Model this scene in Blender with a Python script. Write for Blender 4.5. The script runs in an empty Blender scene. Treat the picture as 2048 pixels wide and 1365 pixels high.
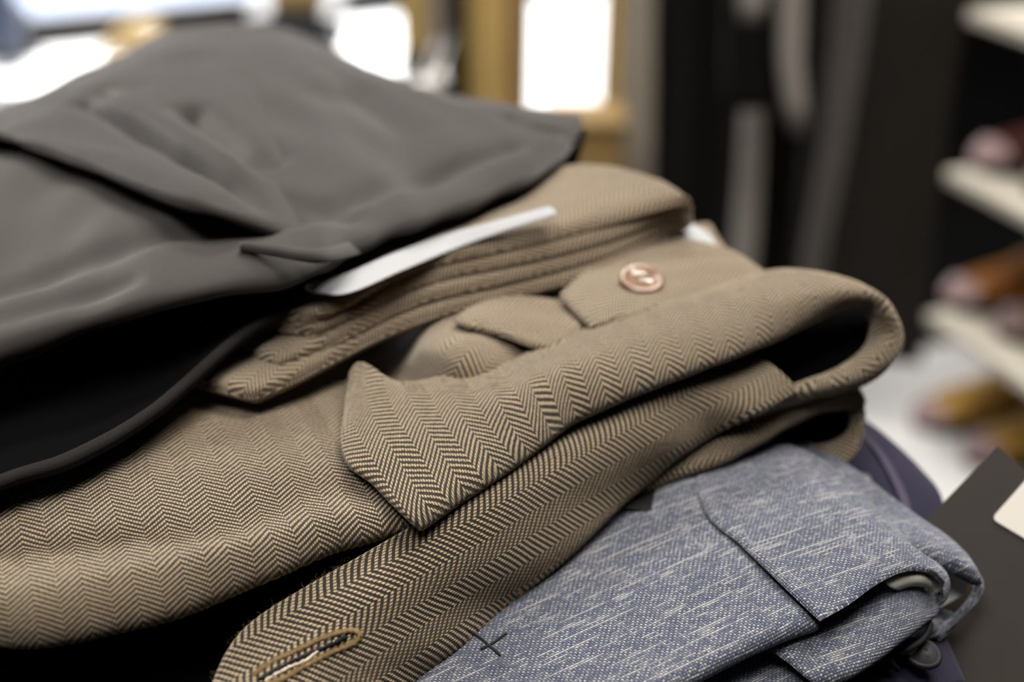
import bpy, math, random
import numpy as np
from mathutils import Vector

C = bpy.context.scene.collection
SC = bpy.context.scene
# ------------------------------------------------------------------ camera
PITCH = math.radians(25.0)
CAMZ = 1.15
FPX = 2048 * 50.0 / 36.0
SP, CP = math.sin(PITCH), math.cos(PITCH)
cam_d = bpy.data.cameras.new('camera')
cam_d.lens = 50.0; cam_d.sensor_width = 36.0; cam_d.sensor_fit = 'HORIZONTAL'
cam_d.clip_start = 0.01; cam_d.clip_end = 60
cam_d.dof.use_dof = True
cam_d.dof.focus_distance = 0.415
cam_d.dof.aperture_fstop = 4.8
cam = bpy.data.objects.new('camera', cam_d); C.objects.link(cam)
cam.location = (0, 0, CAMZ)
cam.rotation_euler = (math.pi / 2 - PITCH, 0, 0)
SC.camera = cam
# ------------------------------------------------------------------ view and light
SC.view_settings.view_transform = 'Standard'
SC.view_settings.look = 'None'
SC.view_settings.gamma = 1.0
SC.view_settings.use_curve_mapping = False
SC.view_settings.exposure = 0.0
SC.cycles.max_bounces = 6
SC.cycles.diffuse_bounces = 3
SC.cycles.transparent_max_bounces = 12
SC.cycles.caustics_reflective = False
SC.cycles.caustics_refractive = False

world = bpy.data.worlds.new('world'); SC.world = world; world.use_nodes = True
wn = world.node_tree.nodes; wl = world.node_tree.links
bg = wn['Background']
bg.inputs['Color'].default_value = (0.80, 0.90, 1.0, 1)
bg.inputs['Strength'].default_value = 1.7

def area(name, loc, rot, sx, sy, power, col):
    d = bpy.data.lights.new(name, 'AREA'); d.shape = 'RECTANGLE'; d.size = sx; d.size_y = sy
    d.energy = power; d.color = col
    o = bpy.data.objects.new(name, d); C.objects.link(o); o.location = loc; o.rotation_euler = rot
    return o
sun_d = bpy.data.lights.new('sun', 'SUN'); sun_d.energy = 15.0; sun_d.angle = math.radians(1.0); sun_d.color = (1.0, 0.97, 0.93)
sun = bpy.data.objects.new('sun', sun_d); C.objects.link(sun)
sun.rotation_euler = Vector((0.10, -0.75, -0.66)).to_track_quat('-Z', 'Y').to_euler()
area('unseen_overhead_light', (0.55, 0.75, 2.6), (0, 0, 0), 1.0, 0.7, 45, (1.0, 0.93, 0.84))  # overhead area lamps added out of view, no fitting modelled
area('unseen_overhead_light', (-0.35, -0.3, 2.6), (0, 0, 0), 1.0, 0.6, 30, (1.0, 0.96, 0.9))  # front fill, added behind the camera
area('unseen_overhead_light', (-0.9, 1.5, 2.6), (0, 0, 0), 0.8, 0.6, 12, (0.93, 0.96, 1.0))
area('unseen_overhead_light', (0.1, 2.0, 2.6), (0, 0, 0), 0.8, 0.6, 50, (1.0, 0.95, 0.88))

# ------------------------------------------------------------------ helpers
def hprop(o, label=None, cat=None, group=None, kind=None):
    if label: o['label'] = label
    if cat: o['category'] = cat
    if group: o['group'] = group
    if kind: o['kind'] = kind
    return o
def thing(name, loc, label, cat, group=None, rotz=0):
    o = bpy.data.objects.new(name, None); C.objects.link(o)
    o.location = loc; o.rotation_euler = (0, 0, rotz); o.empty_display_size = 0.05
    bpy.context.view_layer.update()
    return hprop(o, label, cat, group)
def link_mesh(name, me, mat, parent=None, smooth=True):
    o = bpy.data.objects.new(name, me); C.objects.link(o)
    for m in (mat if isinstance(mat, (list, tuple)) else [mat]):
        me.materials.append(m)
    if smooth:
        me.polygons.foreach_set('use_smooth', [True] * len(me.polygons))
    if parent is not None:
        o.parent = parent
        bpy.context.view_layer.update()
        o.matrix_parent_inverse = parent.matrix_world.inverted()
    return o

def at(px, py, z):
    """the point at height z on the sight line through a pixel of the photograph"""
    x = (px - 1024.0) / FPX; y = (py - 682.5) / FPX
    t = (CAMZ - z) / (SP + y * CP)
    return np.array([x * t, t * (CP - y * SP), z])
def atY(px, py, Y):
    x = (px - 1024.0) / FPX; y = (py - 682.5) / FPX
    t = Y / (CP - y * SP)
    return np.array([x * t, Y, CAMZ - t * (SP + y * CP)])

def crm(P, ts):
    """Catmull-Rom through P (n,...) at parameters ts in 0..n-1"""
    n = len(P)
    P = np.concatenate([[2 * P[0] - P[1]], P, [2 * P[-1] - P[-2]]])
    i = np.clip(np.floor(ts).astype(int), 0, n - 2); f = ts - i
    f = f.reshape((-1,) + (1,) * (P.ndim - 1))
    a, b, c, d = P[i], P[i + 1], P[i + 2], P[i + 3]
    return 0.5 * (2 * b + (c - a) * f + (2 * a - 5 * b + 4 * c - d) * f ** 2 + (3 * b - a - 3 * c + d) * f ** 3)

def arc_ts(P, res, edge):
    """parameters along the curve P, spaced by res, denser within edge of both ends; and arc lengths"""
    n = len(P)
    tt = np.linspace(0, n - 1, 60 * (n - 1) + 1)
    Q = crm(P, tt)
    L = np.concatenate([[0], np.cumsum(np.linalg.norm(np.diff(Q, axis=0), axis=1))])
    m = max(4, int(L[-1] / res))
    s = np.linspace(0, L[-1], m + 1)
    if edge > 0 and L[-1] > 4 * edge:
        e = edge * (1 - np.cos(np.linspace(0, math.pi / 2, 6)))
        s = np.unique(np.concatenate([e, L[-1] - e, s[(s > edge) & (s < L[-1] - edge)]]))
    return np.interp(s, L, tt), s

def smooth_noise(U, V, seed, scale, n=9):
    rs = np.random.RandomState(seed); out = np.zeros_like(U)
    for k in range(n):
        a = rs.uniform(0, 2 * math.pi); f = 2 * math.pi / scale * rs.uniform(0.5, 1.9)
        out += np.sin((U * math.cos(a) + V * math.sin(a)) * f + rs.uniform(0, 6.28))
    return out / n

HB = dict(a=0.00072, N=9, s=0.0022, k=0.30)      # yarn pitch, yarns per herringbone stripe, float period
def hb_height(U, V):
    a, N, s = HB['a'], HB['N'], HB['s']
    u = U / a; i = np.floor(u); fu = u - i - 0.5
    tri = np.abs(np.mod(i, 2 * N) - N)
    ph = V / s + tri * HB['k'] + fu * (0.10 + 0.22 * np.where(np.mod(i, 2 * N) < N, -1.0, 1.0)) + 0.11
    f = ph - np.floor(ph)
    g = np.clip(1 - ((f - 0.5) / 0.30) ** 2, 0, 1) * np.clip(1 - (fu / 0.52) ** 2, 0, 1)
    return np.sqrt(g)

def patch(name, rows, mat, parent, T=0.0022, res=0.002, uvrot=0.0, uvoff=(0, 0), wr=0.0, wrs=0.03, seed=1,
          edge=None, weave=0.0, fn=None, world_pts=False, back=None, dents=None, uvw=.0006, planar=None):
    """a cloth sheet: a smooth surface through a grid of points, with thickness and rounded edges, closed all round"""
    G = np.array([[p if world_pts else at(*p) for p in r] for r in rows], float)   # R x K x 3
    nr, nk = G.shape[:2]
    edge = T * 0.9 if edge is None else edge
    mid = G[nr // 2]
    # pick the longest row / column for sampling
    kt, ks = arc_ts(mid, res, edge)
    cmid = G[:, nk // 2]
    rt, rsn = arc_ts(cmid, res, edge)
    S = crm(G, rt)                                # len(rt) x K x 3
    S = np.swapaxes(crm(np.swapaxes(S, 0, 1), kt), 0, 1)   # R' x K' x 3
    R, K = S.shape[:2]
    dU = np.gradient(S, axis=1); dV = np.gradient(S, axis=0)
    N = np.cross(dU, dV); N /= np.linalg.norm(N, axis=2, keepdims=True) + 1e-12
    if N[R // 2, K // 2, 2] < 0: N = -N
    # arc-length coordinates
    lu = np.linalg.norm(np.diff(S, axis=1), axis=2)
    lv = np.linalg.norm(np.diff(S, axis=0), axis=2)
    lu = lu.mean(axis=0, keepdims=True) * 0.5 + lu * 0.5
    U = np.concatenate([np.zeros((R, 1)), np.cumsum(lu, axis=1)], axis=1)
    V = np.concatenate([np.zeros((1, K)), np.cumsum(lv, axis=0)], axis=0)
    U = U - U[:, K // 2:K // 2 + 1]; V = V - V[R // 2:R // 2 + 1]
    if wr: S = S + N * (wr * smooth_noise(U, V, seed, wrs))[..., None]
    for pl, dw, dd in (dents or ()):
        Q = np.array([at(*p) for p in pl]); best = np.full((R, K), 9.0)
        for A_, B_ in zip(Q[:-1], Q[1:]):
            AB = B_ - A_; tt_ = np.clip(((S - A_) @ AB) / (AB @ AB), 0, 1)
            best = np.minimum(best, np.linalg.norm(S - A_ - tt_[..., None] * AB, axis=2))
        S = S - N * (dd * np.exp(-(best / dw) ** 2))[..., None]
    if fn is not None: S = S + N * fn(U, V, np.linspace(0, 1, K)[None, :].repeat(R, 0), np.linspace(0, 1, R)[:, None].repeat(K, 1))[..., None]
    c, s_ = math.cos(uvrot), math.sin(uvrot)
    UU = c * U + s_ * V + uvoff[0]; VV = -s_ * U + c * V + uvoff[1]
    if planar is not None:
        UU = S @ planar[0]; VV = S @ planar[1]
    UU = UU + uvw * smooth_noise(UU, VV, seed + 70, 0.035); VV = VV + uvw * smooth_noise(UU, VV, seed + 90, 0.030)
    du = np.minimum(np.arange(R)[:, None] * 0 + (ks - ks[0])[None, :], (ks[-1] - ks)[None, :])
    dv = np.minimum((rsn - rsn[0])[:, None], (rsn[-1] - rsn)[:, None]) + 0 * du
    r = max(edge, 1e-6)
    prof = lambda d: np.sqrt(np.clip(1 - (1 - np.clip(d / r, 0, 1)) ** 2, 0, 1))
    h = T / 2 * prof(du) * prof(dv)
    top = S + N * h[..., None]; bot = S - N * h[..., None]
    ra = (r + T / 2) / 2
    def ext(dd):
        dd = np.clip(dd, 0, r); return ra * (math.pi / 2 - np.arccos(np.clip(1 - dd / r, -1, 1))) - (r - dd)
    eU = ext(du) * np.where(np.arange(K)[None, :] < K / 2, -1, 1); eV = ext(dv) * np.where(np.arange(R)[:, None] < R / 2, -1, 1)
    UU = UU + c * eU + s_ * eV; VV = VV - s_ * eU + c * eV
    if weave:
        hh = hb_height(UU, VV) * weave * np.clip(prof(du) * prof(dv) + 0.6, 0, 1)
        top = top + N * hh[..., None]
    idx = np.arange(R * K).reshape(R, K)
    bidx = idx + R * K
    for e in (idx[0], idx[-1], idx[:, 0], idx[:, -1]):
        pass
    verts = np.concatenate([top.reshape(-1, 3), bot.reshape(-1, 3)])
    a, b, c2, d = idx[:-1, :-1].ravel(), idx[:-1, 1:].ravel(), idx[1:, 1:].ravel(), idx[1:, :-1].ravel()
    f1 = np.stack([a, b, c2, d], 1)
    f2 = np.stack([d, c2, b, a], 1) + R * K
    # border strips joining both faces (they meet there)
    ring = np.concatenate([idx[0, :], idx[1:, -1], idx[-1, -2::-1], idx[-2:0:-1, 0]])
    nx = np.roll(ring, -1)
    f3 = np.stack([nx, ring, ring + R * K, nx + R * K], 1)
    # face orientation: f1 normal should agree with N
    q = verts[f1[len(f1) // 2]]; nn = np.cross(q[1] - q[0], q[3] - q[0])
    if nn @ N.reshape(-1, 3)[f1[len(f1) // 2][0]] < 0:
        f1 = f1[:, ::-1]; f2 = f2[:, ::-1]; f3 = f3[:, ::-1]
    F = np.concatenate([f1, f2, f3]).astype(np.int32)
    me = bpy.data.meshes.new(name)
    me.vertices.add(len(verts)); me.vertices.foreach_set('co', verts.ravel().astype(np.float32))
    me.loops.add(len(F) * 4); me.loops.foreach_set('vertex_index', F.ravel())
    me.polygons.add(len(F)); me.polygons.foreach_set('loop_start', np.arange(0, len(F) * 4, 4, dtype=np.int32))
    me.update(calc_edges=True)
    uv = me.uv_layers.new(name='UVMap')
    UVf = np.stack([UU.ravel(), VV.ravel()], 1); UVf = np.concatenate([UVf, UVf])
    uv.data.foreach_set('uv', UVf[F.ravel()].ravel().astype(np.float32))
    mats = [mat]
    if back is not None:
        mats.append(back)
        mi = np.zeros(len(F), np.int32); mi[len(f1):len(f1) + len(f2)] = 1
        me.polygons.foreach_set('material_index', mi)
    me.validate()
    return link_mesh(name, me, mats, parent)

class MB:
    """collects simple solids into one mesh"""
    def __init__(s): s.v = []; s.f = []
    def add(s, v, f):
        o = len(s.v); s.v += [tuple(p) for p in v]; s.f += [tuple(i + o for i in q) for q in f]
    def box(s, x0, y0, z0, x1, y1, z1, rot=0, org=(0, 0)):
        v = [(x, y, z) for z in (z0, z1) for y in (y0, y1) for x in (x0, x1)]
        if rot:
            c, n = math.cos(rot), math.sin(rot)
            v = [(org[0] + c * x - n * y, org[1] + n * x + c * y, z) for x, y, z in v]
        s.add(v, [(0, 2, 3, 1), (4, 5, 7, 6), (0, 1, 5, 4), (2, 6, 7, 3), (0, 4, 6, 2), (1, 3, 7, 5)])
    def tube(s, pts, r, n=10, closed=False):
        pts = [Vector(p) for p in pts]; m = len(pts); v = []
        rr = r if isinstance(r, (list, tuple)) else [r] * m
        up = Vector((0.1, 0.2, 1)).normalized()
        for i, p in enumerate(pts):
            if closed: t = pts[(i + 1) % m] - pts[i - 1]
            else: t = pts[min(i + 1, m - 1)] - pts[max(i - 1, 0)]
            t.normalize(); a = t.cross(up)
            if a.length < 1e-3: a = t.cross(Vector((1, 0, 0)))
            a.normalize(); b = t.cross(a)
            for k in range(n):
                w = 2 * math.pi * k / n
                v.append(p + (a * math.cos(w) + b * math.sin(w)) * rr[i])
        f = []
        for i in range(m if closed else m - 1):
            j = (i + 1) % m
            for k in range(n):
                l = (k + 1) % n
                f.append((i * n + k, i * n + l, j * n + l, j * n + k))
        if not closed:
            f.append(tuple(range(n))[::-1]); f.append(tuple((m - 1) * n + k for k in range(n)))
        s.add(v, f)
    def lathe(s, prof, org=(0, 0, 0), n=40, ax=None):
        v = []; f = []; m = len(prof)
        q = Vector((0, 0, 1)).rotation_difference(Vector(ax)) if ax is not None else None
        for r, z in prof:
            for k in range(n):
                w = 2 * math.pi * k / n
                p = Vector((r * math.cos(w), r * math.sin(w), z))
                if q: p = q @ p
                v.append(p + Vector(org))
        for i in range(m - 1):
            for k in range(n):
                l = (k + 1) % n
                f.append((i * n + k, i * n + l, (i + 1) * n + l, (i + 1) * n + k))
        if prof[0][0] > 1e-6: f.append(tuple(range(n))[::-1])
        if prof[-1][0] > 1e-6: f.append(tuple((m - 1) * n + k for k in range(n)))
        s.add(v, f)
    def build(s, name, mat, parent=None, smooth=False, bevel=0):
        me = bpy.data.meshes.new(name); me.from_pydata(s.v, [], s.f); me.update()
        o = link_mesh(name, me, mat, parent, smooth)
        if bevel:
            b = o.modifiers.new('bevel', 'BEVEL'); b.width = bevel; b.segments = 3; b.limit_method = 'ANGLE'
        return o

# ------------------------------------------------------------------ materials
class NG:
    """tiny expression builder for shader math"""
    def __init__(s, name):
        s.m = bpy.data.materials.new(name); s.m.use_nodes = True
        s.n = s.m.node_tree.nodes; s.l = s.m.node_tree.links; s.b = s.n['Principled BSDF']
    def put(s, sock, v):
        if isinstance(v, (int, float)): sock.default_value = v
        elif isinstance(v, tuple): sock.default_value = v
        else: s.l.new(v, sock)
    def M(s, op, a, b=0.0, c=0.0, clamp=False):
        n = s.n.new('ShaderNodeMath'); n.operation = op; n.use_clamp = clamp
        s.put(n.inputs[0], a); s.put(n.inputs[1], b)
        if op in ('MULTIPLY_ADD', 'PINGPONG', 'WRAP', 'COMPARE'): s.put(n.inputs[2], c)
        return n.outputs[0]
    def mix(s, f, a, b):
        n = s.n.new('ShaderNodeMix'); n.data_type = 'RGBA'
        s.put(n.inputs[0], f); s.put(n.inputs[6], a); s.put(n.inputs[7], b); return n.outputs[2]
    def uv(s):
        n = s.n.new('ShaderNodeUVMap'); n.uv_map = 'UVMap'
        x = s.n.new('ShaderNodeSeparateXYZ'); s.l.new(n.outputs[0], x.inputs[0]); return n.outputs[0], x.outputs[0], x.outputs[1]
    def noise(s, x, y, z=0.0, scale=1.0, detail=2.0, rough=0.5):
        c = s.n.new('ShaderNodeCombineXYZ'); s.put(c.inputs[0], x); s.put(c.inputs[1], y); s.put(c.inputs[2], z)
        n = s.n.new('ShaderNodeTexNoise'); s.l.new(c.outputs[0], n.inputs['Vector'])
        n.inputs['Scale'].default_value = scale; n.inputs['Detail'].default_value = detail; n.inputs['Roughness'].default_value = rough
        return n.outputs['Fac']
    def bump(s, h, dist, strength=1.0):
        n = s.n.new('ShaderNodeBump'); n.inputs['Distance'].default_value = dist; n.inputs['Strength'].default_value = strength
        s.l.new(h, n.inputs['Height']); s.l.new(n.outputs[0], s.b.inputs['Normal'])
    def ramp(s, v, lo, hi):
        n = s.n.new('ShaderNodeMapRange'); n.interpolation_type = 'SMOOTHSTEP'
        s.put(n.inputs[0], v); n.inputs[1].default_value = lo; n.inputs[2].default_value = hi; return n.outputs[0]
    def base(s, col, rough=0.9, sheen=0.0, spec=0.2, sheencol=(1, 1, 1, 1), metal=0.0):
        s.put(s.b.inputs['Base Color'], col); s.b.inputs['Roughness'].default_value = rough
        s.b.inputs['Specular IOR Level'].default_value = spec; s.b.inputs['Metallic'].default_value = metal
        s.b.inputs['Sheen Weight'].default_value = sheen; s.b.inputs['Sheen Roughness'].default_value = 0.5
        s.b.inputs['Sheen Tint'].default_value = sheencol

def plain(name, col, rough=0.6, spec=0.4, metal=0.0, noise_amt=0.12, nscale=14.0, bump=0.0, sheen=0.0):
    g = NG(name)
    tc = g.n.new('ShaderNodeTexCoord'); x = g.n.new('ShaderNodeSeparateXYZ'); g.l.new(tc.outputs['Object'], x.inputs[0])
    f = g.noise(x.outputs[0], x.outputs[1], x.outputs[2], nscale, 4.0)
    d = tuple(c * (1 - noise_amt) for c in col[:3]) + (1,); e = tuple(min(1, c * (1 + noise_amt)) for c in col[:3]) + (1,)
    g.base(g.mix(f, d, e), rough, sheen, spec, metal=metal)
    if bump: g.bump(f, bump)
    return g.m

def herringbone(name, light, dark):
    g = NG(name); _, u, v = g.uv()
    a, N, s = HB['a'], HB['N'], HB['s']
    # slow wander so the cloth is not ruled with a ruler
    u1 = g.M('DIVIDE', u, a); i = g.M('FLOOR', u1); fu = g.M('SUBTRACT', g.M('SUBTRACT', u1, i), 0.5)
    tri = g.M('ABSOLUTE', g.M('SUBTRACT', g.M('FLOORED_MODULO', i, 2.0 * N), float(N)))
    sg = g.M('MULTIPLY_ADD', g.M('LESS_THAN', g.M('FLOORED_MODULO', i, 2.0 * N), float(N)), -0.44, 0.32)
    wob = g.M('MULTIPLY', g.noise(g.M('MULTIPLY', i, 1.7), g.M('MULTIPLY', v, 350), 5.0, 1.0, 1), 0.22)
    ph = g.M('ADD', g.M('ADD', g.M('DIVIDE', v, s), g.M('MULTIPLY', tri, HB['k'])), g.M('ADD', g.M('MULTIPLY', fu, sg), wob))
    f = g.M('ABSOLUTE', g.M('SUBTRACT', g.M('FRACT', ph), 0.5))
    al = g.ramp(f, 0.29, 0.16)
    ac = g.ramp(g.M('ABSOLUTE', fu), 0.50, 0.20)
    lightm = g.M('MULTIPLY', al, g.M('MULTIPLY_ADD', ac, 0.85, 0.15))
    fib = g.noise(g.M('MULTIPLY', u, 2600), g.M('MULTIPLY', v, 900), 0.0, 1.0, 3)
    yv = g.noise(g.M('MULTIPLY', i, 3.1), g.M('MULTIPLY', v, 120), 2.0, 1.0, 2)
    lightm = g.M('MULTIPLY', lightm, g.M('MULTIPLY_ADD', fib, 0.7, 0.62), clamp=True)
    lo = g.mix(yv, tuple(c * 0.72 for c in light) + (1,), tuple(min(1, c * 1.22) for c in light) + (1,))
    col = g.mix(lightm, tuple(dark) + (1,), lo)
    g.base(col, 0.95, 0.55, 0.08, (0.95, 0.86, 0.72, 1))
    hgt = g.M('ADD', g.M('MULTIPLY', lightm, 1.0), g.M('MULTIPLY', fib, 0.25))
    g.bump(hgt, 0.00045, 0.9)
    return g.m

def slub_blue(name):
    g = NG(name); _, u, v = g.uv(); p = 0.00082
    U = g.M('DIVIDE', g.M('ADD', u, g.M('MULTIPLY', g.noise(u, v, 1.0, 120, 2), 0.0005)), p)
    V = g.M('DIVIDE', g.M('ADD', v, g.M('MULTIPLY', g.noise(u, v, 4.0, 120, 2), 0.0005)), p)
    i = g.M('FLOOR', U); j = g.M('FLOOR', V)
    fu = g.M('ABSOLUTE', g.M('SUBTRACT', g.M('FRACT', U), 0.5)); fv = g.M('ABSOLUTE', g.M('SUBTRACT', g.M('FRACT', V), 0.5))
    par = g.M('ABSOLUTE', g.M('FLOORED_MODULO', g.M('ADD', i, j), 2.0))
    wn_ = g.n.new('ShaderNodeTexWhiteNoise'); wn_.noise_dimensions = '2D'
    cc = g.n.new('ShaderNodeCombineXYZ'); g.l.new(i, cc.inputs[0]); g.l.new(j, cc.inputs[1]); g.l.new(cc.outputs[0], wn_.inputs['Vector'])
    rnd = wn_.outputs['Value']
    dot = g.M('MULTIPLY', g.ramp(fu, 0.50, 0.15), g.ramp(fv, 0.50, 0.12))
    def slub(along, idx, f1, f2, off, lo, hi):
        return g.ramp(g.noise(g.M('MULTIPLY', along, f1), g.M('MULTIPLY', idx, f2), off, 1.0, 2, 0.6), lo, hi)
    slr = g.M('MULTIPLY', g.M('MAXIMUM', slub(u, j, 110, 7.31, 0.0, .53, .70), slub(u, j, 30, 3.77, 5.0, .57, .68)), g.ramp(fv, 0.50, 0.15))
    slc = g.M('MULTIPLY', g.M('MAXIMUM', slub(v, i, 160, 5.13, 7.0, .58, .74), slub(v, i, 50, 9.1, 3.0, .63, .75)), g.ramp(fu, 0.50, 0.15))
    amt = g.M('MULTIPLY', g.M('MULTIPLY', g.M('MULTIPLY_ADD', par, 0.75, 0.25), dot), g.M('MULTIPLY_ADD', rnd, 1.1, 0.25))
    brk = g.M('MULTIPLY_ADD', g.noise(u, v, 2.0, 1800, 2), 1.3, 0.1)
    w = g.M('ADD', g.M('ADD', g.M('MULTIPLY', amt, 0.78), g.M('MULTIPLY', g.M('MULTIPLY', slr, brk), 0.75)), g.M('MULTIPLY', g.M('MULTIPLY', slc, brk), 0.38), clamp=True)
    tone = g.noise(g.M('MULTIPLY', u, 22), g.M('MULTIPLY', v, 70), 1.0, 1.0, 3)
    darkc = g.mix(tone, (0.016, 0.023, 0.048, 1), (0.045, 0.058, 0.100, 1))
    palec = g.mix(tone, (0.36, 0.36, 0.37, 1), (0.53, 0.50, 0.45, 1))
    g.base(g.mix(w, darkc, palec), 0.92, 0.3, 0.1, (0.8, 0.85, 1, 1))
    g.bump(g.M('ADD', g.M('MULTIPLY', dot, 0.8), g.M('MULTIPLY', slr, 0.6)), 0.0003, 0.8)
    return g.m

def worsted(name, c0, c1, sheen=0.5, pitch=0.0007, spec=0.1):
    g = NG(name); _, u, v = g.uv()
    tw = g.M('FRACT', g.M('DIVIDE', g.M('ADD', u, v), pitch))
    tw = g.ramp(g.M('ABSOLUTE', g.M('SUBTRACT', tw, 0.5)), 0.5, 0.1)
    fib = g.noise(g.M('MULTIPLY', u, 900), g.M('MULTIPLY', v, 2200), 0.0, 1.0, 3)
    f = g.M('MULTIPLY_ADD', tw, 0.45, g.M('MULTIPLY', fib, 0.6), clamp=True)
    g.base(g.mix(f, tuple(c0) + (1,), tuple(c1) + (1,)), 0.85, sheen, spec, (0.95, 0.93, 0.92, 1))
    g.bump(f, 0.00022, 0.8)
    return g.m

M_BROWN = herringbone('tan_brown_herringbone', (0.40, 0.31, 0.205), (0.022, 0.017, 0.012))
M_BROWN2 = herringbone('olive_brown_herringbone', (0.40, 0.315, 0.213), (0.055, 0.038, 0.025))
M_BLUE = slub_blue('blue_slub_weave')
M_CHAR = worsted('charcoal_worsted', (0.016, 0.0145, 0.0138), (0.054, 0.048, 0.0455), 0.33)
M_NAVY = worsted('navy_worsted', (0.008, 0.008, 0.018), (0.024, 0.022, 0.048), 0.1)
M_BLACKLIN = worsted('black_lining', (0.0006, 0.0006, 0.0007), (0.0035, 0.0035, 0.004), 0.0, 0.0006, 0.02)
M_CHARD = worsted('black_worsted', (0.006, 0.006, 0.006), (0.024, 0.022, 0.022), 0.02, 0.0007, 0.04)
M_WHITELIN = worsted('ivory_lining', (0.66, 0.66, 0.58), (0.86, 0.86, 0.78), 0.1)
M_PAPER = plain('white_paper', (0.30, 0.305, 0.32), 0.6, 0.3, noise_amt=0.03)
M_PAPERG = plain('grey_paper', (0.34, 0.35, 0.36), 0.7, 0.2, noise_amt=0.03)
M_TAG = plain('dark_brown_card', (0.040, 0.033, 0.030), 0.6, 0.25, noise_amt=0.06, nscale=60)
M_STICK = plain('off_white_sticker', (0.78, 0.74, 0.68), 0.5, 0.3, noise_amt=0.02)
M_INK = plain('pale_grey_ink', (0.52, 0.48, 0.43), 0.6, 0.3)
M_BUTTON = plain('tan_horn_button', (0.21, 0.13, 0.085), 0.16, 0.6, noise_amt=0.18, nscale=180)
M_NBUTTON = plain('dark_button', (0.012, 0.012, 0.014), 0.5, 0.2)
M_THREAD = plain('tan_thread', (0.21, 0.145, 0.070), 0.9, 0.1, noise_amt=0.4, nscale=900)
M_LTHREAD = plain('pale_thread', (0.52, 0.45, 0.36), 0.9, 0.1, noise_amt=0.3, nscale=900)
M_STRING_AND_SHADE = plain('black_string_and_shade', (0.008, 0.008, 0.009), 0.7, 0.2)
M_PURPLE = plain('purple_stripe', (0.060, 0.052, 0.080), 0.8, 0.1)
M_TABLE = plain('dark_table_wood', (0.035, 0.028, 0.024), 0.4, 0.4, noise_amt=0.3)
# ================================================================== table
TZ = 0.815
tab = thing('display_table', (0.1, 0.62, 0.0), 'dark wooden shop table under the pile of folded trousers', 'table')
m = MB(); m.box(-0.62, 0.16, TZ - 0.03, 0.15, 0.70, TZ); m.build('tabletop', M_TABLE, tab, bevel=0.003)
for x in (-0.57, 0.06):
    for y in (0.20, 0.62):
        m = MB(); m.box(x, y, 0, x + 0.05, y + 0.05, TZ - 0.03); m.build('leg', M_TABLE, tab, bevel=0.002)

# ================================================================== navy striped trousers (lowest in the pile)
nav = thing('navy_trousers', tuple(at(1500, 1200, 0.82)), 'navy trousers with a purple stripe, lowest in the pile beneath the blue slub trousers', 'trousers')
patch('trouser_leg', [
    [(900, 900, 0.8620), (1200, 860, 0.8660), (1500, 830, 0.8780), (1650, 840, .884), (1715, 850, .884)],
    [(800, 1100, 0.8600), (1200, 1000, 0.8620), (1560, 960, 0.8760), (1760, 930, .884), (1795, 935, .880)],
    [(700, 1300, 0.8580), (1200, 1200, 0.8580), (1600, 1120, 0.8700), (1800, 1040, .880), (1880, 1030, .876)],
    [(700, 1500, 0.8560), (1200, 1400, 0.8560), (1560, 1280, 0.8640), (1760, 1240, .868), (1850, 1230, .868)],
    [(700, 1700, 0.8520), (1200, 1600, 0.8520), (1540, 1480, 0.8600), (1800, 1440, .860), (1930, 1420, .858)]],
    M_NAVY, nav, T=0.012, res=0.003, wr=0.0010, seed=4, edge=0.006)
patch('stripe', [
    [(1722, 868, .8905), (1732, 866, .8905)], [(1752, 905, .8905), (1764, 902, .8905)],
    [(1778, 950, .890), (1792, 946, .890)], [(1800, 1000, .888), (1816, 996, .888)], [(1812, 1060, .886), (1830, 1056, .886)]],
    M_PURPLE, nav, T=0.0012, res=0.002)
patch('waistband', [
    [(1560, 1330, .872), (1680, 1290, .876), (1790, 1250, .876), (1880, 1262, .872)],
    [(1540, 1420, .870), (1690, 1340, .875), (1800, 1290, .875), (1900, 1300, .868)],
    [(1540, 1520, .866), (1700, 1460, .870), (1840, 1400, .868), (1930, 1370, .862)]],
    M_NAVY, nav, T=0.004, res=0.002, wr=0.0006, seed=8)
def button(name, mat, parent, P, r, nrm, thread=None):
    nrm = Vector(nrm).normalized()
    q = Vector((0, 0, 1)).rotation_difference(nrm)
    prof = [(0, 0), (r * .92, 0), (r, r * .10), (r, r * .22), (r * .93, r * .33), (r * .80, r * .33), (r * .72, r * .25), (0, r * .22)]
    m = MB(); m.lathe(prof, P, 48, nrm)
    b = m.build(name, mat, parent, smooth=True)
    for sx in (-1, 1):
        for sy in (-1, 1):
            h = MB(); c = Vector(P) + q @ Vector((sx * r * .22, sy * r * .22, r * .225))
            h.lathe([(r * .10, 0), (r * .10, r * .02), (0, r * .02)], c, 12, nrm); h.build('button_hole', M_STRING_AND_SHADE, b)
    if thread:
        for sy in (-1, 1):
            t = MB(); a = Vector(P) + q @ Vector((-r * .22, sy * r * .22, r * .24)); c = Vector(P) + q @ Vector((r * .22, sy * r * .22, r * .24))
            t.tube([a, (a + c) / 2 + nrm * r * .06, c], r * .05, 8); t.build('button_thread', thread, b)
    return b
button('button', M_NBUTTON, nav, at(1843, 1312, .878), 0.0060, (0.1, -0.25, 1))

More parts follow.
